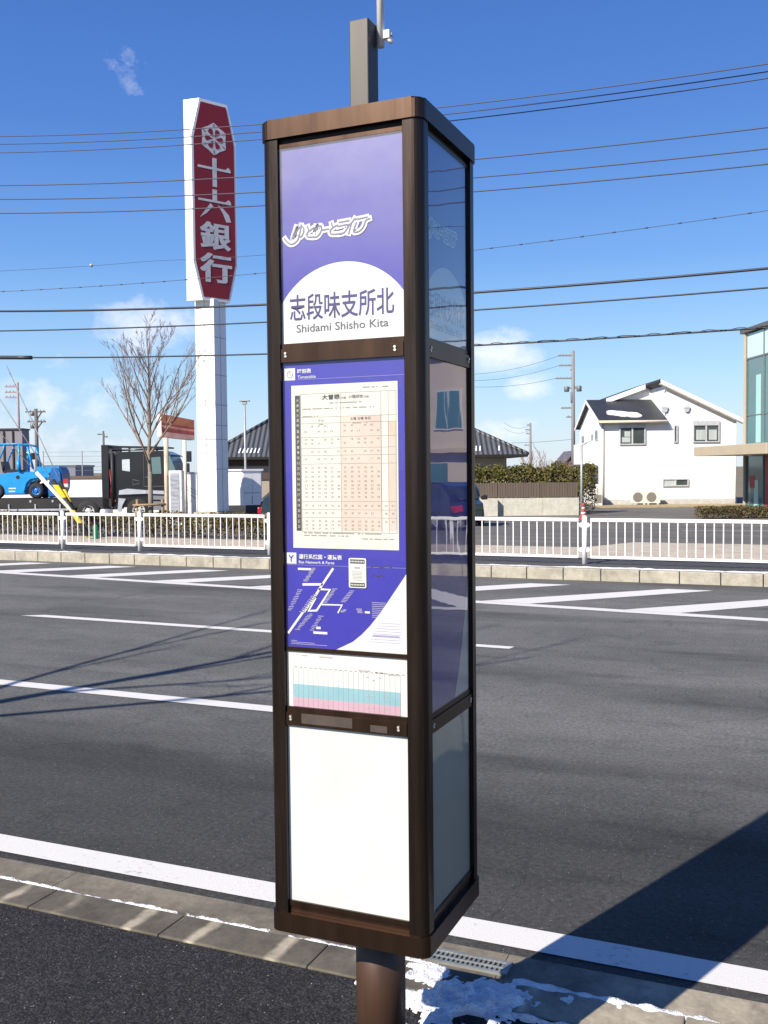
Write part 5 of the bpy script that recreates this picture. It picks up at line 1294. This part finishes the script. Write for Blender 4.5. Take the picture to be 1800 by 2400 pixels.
# ------------------------------------------------------------------ cars
CARG = mat('dark green car paint', (.012, .022, .026), .25, 0, .1, 1, coat=1.0); CARB = mat('navy car paint', (.012, .016, .045), .22, 0, .1, 1, coat=1.0); RLENS = mat('red lamp lens', (.45, .01, .03), .25); CGL = mat('dark car glass', (.02, .028, .03), .06, coat=.6)
def car(label, loc, rz, paint, tall=1.5):
    t = thing('parked_car', label, 'car', loc, rz, 'cars parked in the lot across the road')
    L2, Wd = 2.05, .82; H_ = tall
    P = [(-L2, .32), (-L2-.05, .62), (-L2+.02, .92), (-L2+.35, H_-.12), (-L2+.75, H_), (.35, H_), (.75, H_-.1), (1.25, .98), (L2-.15, .84), (L2, .62), (L2, .32), (1.62, .28), (1.0, .28), (-1.0, .28), (-1.65, .28)]
    b = MB(paint); b.prism([(x, -Wd, z) for x, z in P], (0, 2*Wd, 0))
    for v in b.bm.verts:
        if v.co.z > .95: v.co.y *= .84
    bmesh.ops.bevel(b.bm, geom=[e for e in b.bm.edges if abs(e.verts[0].co.y-e.verts[1].co.y) < .05], offset=.06, segments=2, affect='EDGES'); b.build('body', t)
    for s in (-1, 1):
        b = MB(CGL); yy = s*(Wd*.84+.012); y2 = s*(Wd*.93+.006)
        b.face([(-1.45, y2, .97), (-.05, y2, .97), (-.05, yy, H_-.12), (-1.25, yy, H_-.12)]); b.face([(.03, y2, .97), (1.1, y2, .97), (.68, yy, H_-.14), (.03, yy, H_-.12)]); b.build('side_window', t, recalc=False)
        b = MB(BLACKPLASTIC); b.box(.82, 1.0, s*Wd-.02 if s > 0 else s*Wd-.2, s*Wd+.2 if s > 0 else s*Wd+.02, .95, 1.12, bev=.03); b.build('mirror', t)
        b = MB(RLENS); b.box(-L2-.06, -L2+.12, s*Wd*.80-.12, s*Wd*.80+.12, .60, .80, bev=.02); b.build('tail_lamp', t)
        b = MB(CGL); b.box(L2-.2, L2+.02, s*Wd*.78-.15, s*Wd*.78+.15, .62, .78, bev=.02); b.build('headlight', t)
        for x_ in (-1.32, 1.3): wheel(t, x_, s*(Wd-.06), .31, .31, .2)
    b = MB(CGL); ww = Wd*.78
    b.face([(-L2-.02, -ww, .97), (-L2-.02, ww, .97), (-L2+.33, ww, H_-.14), (-L2+.33, -ww, H_-.14)]); b.build('rear_window', t, recalc=False)
    b = MB(CGL); b.face([(1.27, -ww, 1.0), (1.27, ww, 1.0), (.79, ww, H_-.12), (.79, -ww, H_-.12)]); b.build('windscreen', t, recalc=False)
    return t
l, _z = S(612, 1200, 25.2); car('dark green parked car with a red tail lamp showing left of the bus stop sign', W(l+2.12, 25.2), YAW, CARG, 1.42)
l, _z = S(1140, 1200, 34.5); car('dark parked car whose side mirror shows right of the bus stop sign', W(l-.84, 36.5), YAW-rad(92), CARG, 1.5)
car('dark blue parked car in front of the beige bank wall', (9.6, 29.5, gz(29.5)), rad(24), CARB, 1.5)

# ------------------------------------------------------------------ utility poles and overhead cables
CPOLE = mat('grey concrete pole', (.20, .19, .19), .8, 0, .1, 1); WPOLE = mat('dark weathered pole', (.13, .115, .11), .8, 0, .15, 1); INS = mat('porcelain insulator', (.34, .34, .36), .3)
TRANS = mat('grey transformer tank', (.13, .135, .145), .5, .2)
def upole(px, ptop, D, label, m, arms, tr=(), extra=(), rr=.16):
    l, z = S(px, ptop, D); p = W(l, D); t = thing('utility_pole', label, 'utility pole', p, YAW, 'utility poles beyond the yards'); k = 2313.46/D
    Z = lambda py: z-p.z+(ptop-py)/k
    b = MB(m); b.tube([(0, 0, 0), (0, 0, z-p.z)], [rr, rr*.7], 10); b.build('pole', t)
    for (py, a, c) in arms:
        b = MB(m); zz = Z(py); b.box(a/k, c/k, -.06, .06, zz-.05, zz+.05)
        b.build('crossarm', t)
        b = MB(INS); n = max(2, int(abs(c-a)/7))
        for j in range(n): x_ = (a+(c-a)*(j+.5)/n)/k; b.lathe([(.03, .05), (.05, .07), (.03, .10), (.045, .13), (.02, .17)], (x_, 0, zz), 8)
        b.build('insulator', t)
    for (py, x_, w, h_) in tr:
        b = MB(TRANS); zz = Z(py); b.lathe([(w/k*.9, -h_/k/2), (w/k, -h_/k*.42), (w/k, h_/k*.42), (w/k*.8, h_/k/2)], (x_/k, 0, zz), 12); b.build('transformer', t)
    if extra:
        b = MB(m)
        for (x0_, y0_, x1_, y1_) in extra: b.tube([(x0_/k, 0, Z(y0_)), (x1_/k, 0, Z(y1_))], .05, 5)
        b.build('brace', t)
    return t
upole(84, 958, 70, 'dark utility pole with two crossarms and grey transformers behind the forklift', WPOLE, ((965, -24, 22), (988, -20, 22)), ((970, -8, 5, 9), (998, -8, 6, 12)), ((1, 984, 13, 966), (1, 1006, 14, 989)), .17)
upole(41, 896, 76, 'slender pinkish utility pole with side arms at the far left', mat('pinkish steel pole', (.30, .23, .24), .7), ((906, -30, 2), (919, -30, 2), (931, -30, 2)), (), (), .13)
upole(242, 1010, 95, 'short distant utility pole between the forklift and the truck cab', WPOLE, ((1018, -14, 3), (1024, 0, 10)), (), (), .14)
upole(1343, 822, 76, 'tall utility pole with many arms left of the white house', CPOLE, ((833, -34, 2), (856, -32, 2), (866, -6, 2), (886, -40, 3), (909, -20, 16), (955, -28, 2), (976, -16, 3)), ((911, -14, 4.5, 9), (910, 14, 6, 13), (911, -15, 6, 12), (930, -2, 4, 26)), (), .17)
upole(1243, 991, 110, 'small distant utility pole behind the tiled house', CPOLE, ((996, -8, 2), (1007, -12, 2), (1016, -10, 2), (1043, -14, 2)), (), (), .16)

WIRE = mat('black cable sheath', (.012, .013, .02), .5); WIREB = mat('weathered cable', (.05, .05, .075), .6)
K = 1800/1659
wl_ = [('topmost and thinnest of the high power cables', [(0, 295), (560, 268.5), (955, 232), (1659, 138)], .011, WIREB), ('second highest of the power cables', [(0, 308), (560, 283), (965, 240), (1659, 150)], .011, WIREB),
       ('third highest of the power cables', [(0, 323), (560, 297), (985, 246), (1659, 160)], .011, WIREB), ('uppermost of the three middle cables', [(0, 401), (560, 380), (1025, 345), (1659, 275)], .012, WIREB),
       ('central one of the three middle cables', [(0, 428), (560, 412), (1025, 380), (1659, 317)], .012, WIREB), ('lowest of the three middle cables', [(0, 456), (560, 438), (1025, 407), (1659, 346)], .013, WIREB),
       ('thin beaded cable above the thick black one', [(0, 630), (570, 590), (1025, 540), (1659, 455)], .006, WIREB), ('thick black cable crossing the white column', [(0, 671), (570, 656), (1025, 630), (1659, 577)], .024, WIRE),
       ('black cable just below the thick one', [(0, 712), (570, 693), (1025, 665), (1659, 617)], .016, WIRE), ('lowest overhead cable with a splice sleeve at its left end', [(0, 772), (570, 766), (1025, 745), (1659, 708)], .017, WIRE)]
for i, (lab, P, r, m) in enumerate(wl_):
    Q = [aty(x*K, y*K, 19.0) for x, y in P]; c = np.polyfit([v.x for v in Q], [v.z for v in Q], 2)
    b = MB(m); xs = np.linspace(-38, 24, 60); b.tube([(x_, 19.0+.12*(i % 3), float(np.polyval(c, x_))) for x_ in xs], r, 6, caps=True)
    if i == 6:
        for j in range(46):
            x_ = -19+j*.6; b.tube([(x_-.03, 19.0, float(np.polyval(c, x_-.03))), (x_+.03, 19.0, float(np.polyval(c, x_+.03)))], .014, 5)
    if i == 9:
        for j in range(70): pass
        a = np.linspace(-7.2, -.2, 160); b.tube([(x_, 19.0+.04*math.sin(j*.9), float(np.polyval(c, x_))+.020+.012*math.cos(j*.55)) for j, x_ in enumerate(a)], .006, 4)
    o = b.build('overhead_cable'); tag(o, lab, 'cable', 'overhead cables across the far side of the road')
    if i == 9:
        b = MB(WIRE); x0_ = aty(0, 838, 19.0).x; x1_ = aty(74, 837, 19.0).x
        b.tube([(x_, 19.0, float(np.polyval(c, x_))) for x_ in np.linspace(x0_-1.2, x1_, 6)], .048, 10); b.build('splice_sleeve', o)
# thin slack wire with a white marker, and far service wires
b = MB(WIREB); A = aty(60, 632, 24); B_ = aty(252, 620, 24); b.tube([A.lerp(B_, t_)+Vector((0, 0, -.02*math.sin(t_*3.14))) for t_ in np.linspace(-14, 3.0, 24)], .006, 5)
o = b.build('overhead_cable'); tag(o, 'short faint wire carrying a small white marker left of the red sign', 'cable'); b = MB(INS); c = aty(214, 622, 24); b.lathe([(.01, -.06), (.05, -.03), (.05, .03), (.01, .06)], c, 10, axis='x'); b.build('marker', o)
for (lab, a, c, D, sag) in (('highest of the faint far wires running left from the tall pole', (1080, 878), (1312, 833), 76, .35), ('middle one of the faint far wires running left from the tall pole', (1080, 892), (1312, 856), 76, .35), ('lowest of the faint far wires running left from the tall pole', (1080, 905), (1305, 886), 76, .3),
                            ('faint wire between the white house and the small far pole', (1200, 1038), (1345, 1029), 76, .06), ('sagging wire left of the small far pole', (1180, 990), (1243, 996), 108, .5), ('lower sagging wire left of the small far pole', (1180, 1002), (1243, 1007), 108, .5)):
    l0, z0 = S(*a, D); l1, z1_ = S(*c, D); A = W(l0, D, z0); B_ = W(l1, D, z1_)
    b = MB(WIREB); b.tube([A.lerp(B_, t_)+Vector((0, 0, -sag*4*t_*(1-t_))) for t_ in np.linspace(0, 1, 14)], .012, 4); tag(b.build('service_wire'), lab, 'wire', 'faint far wires')
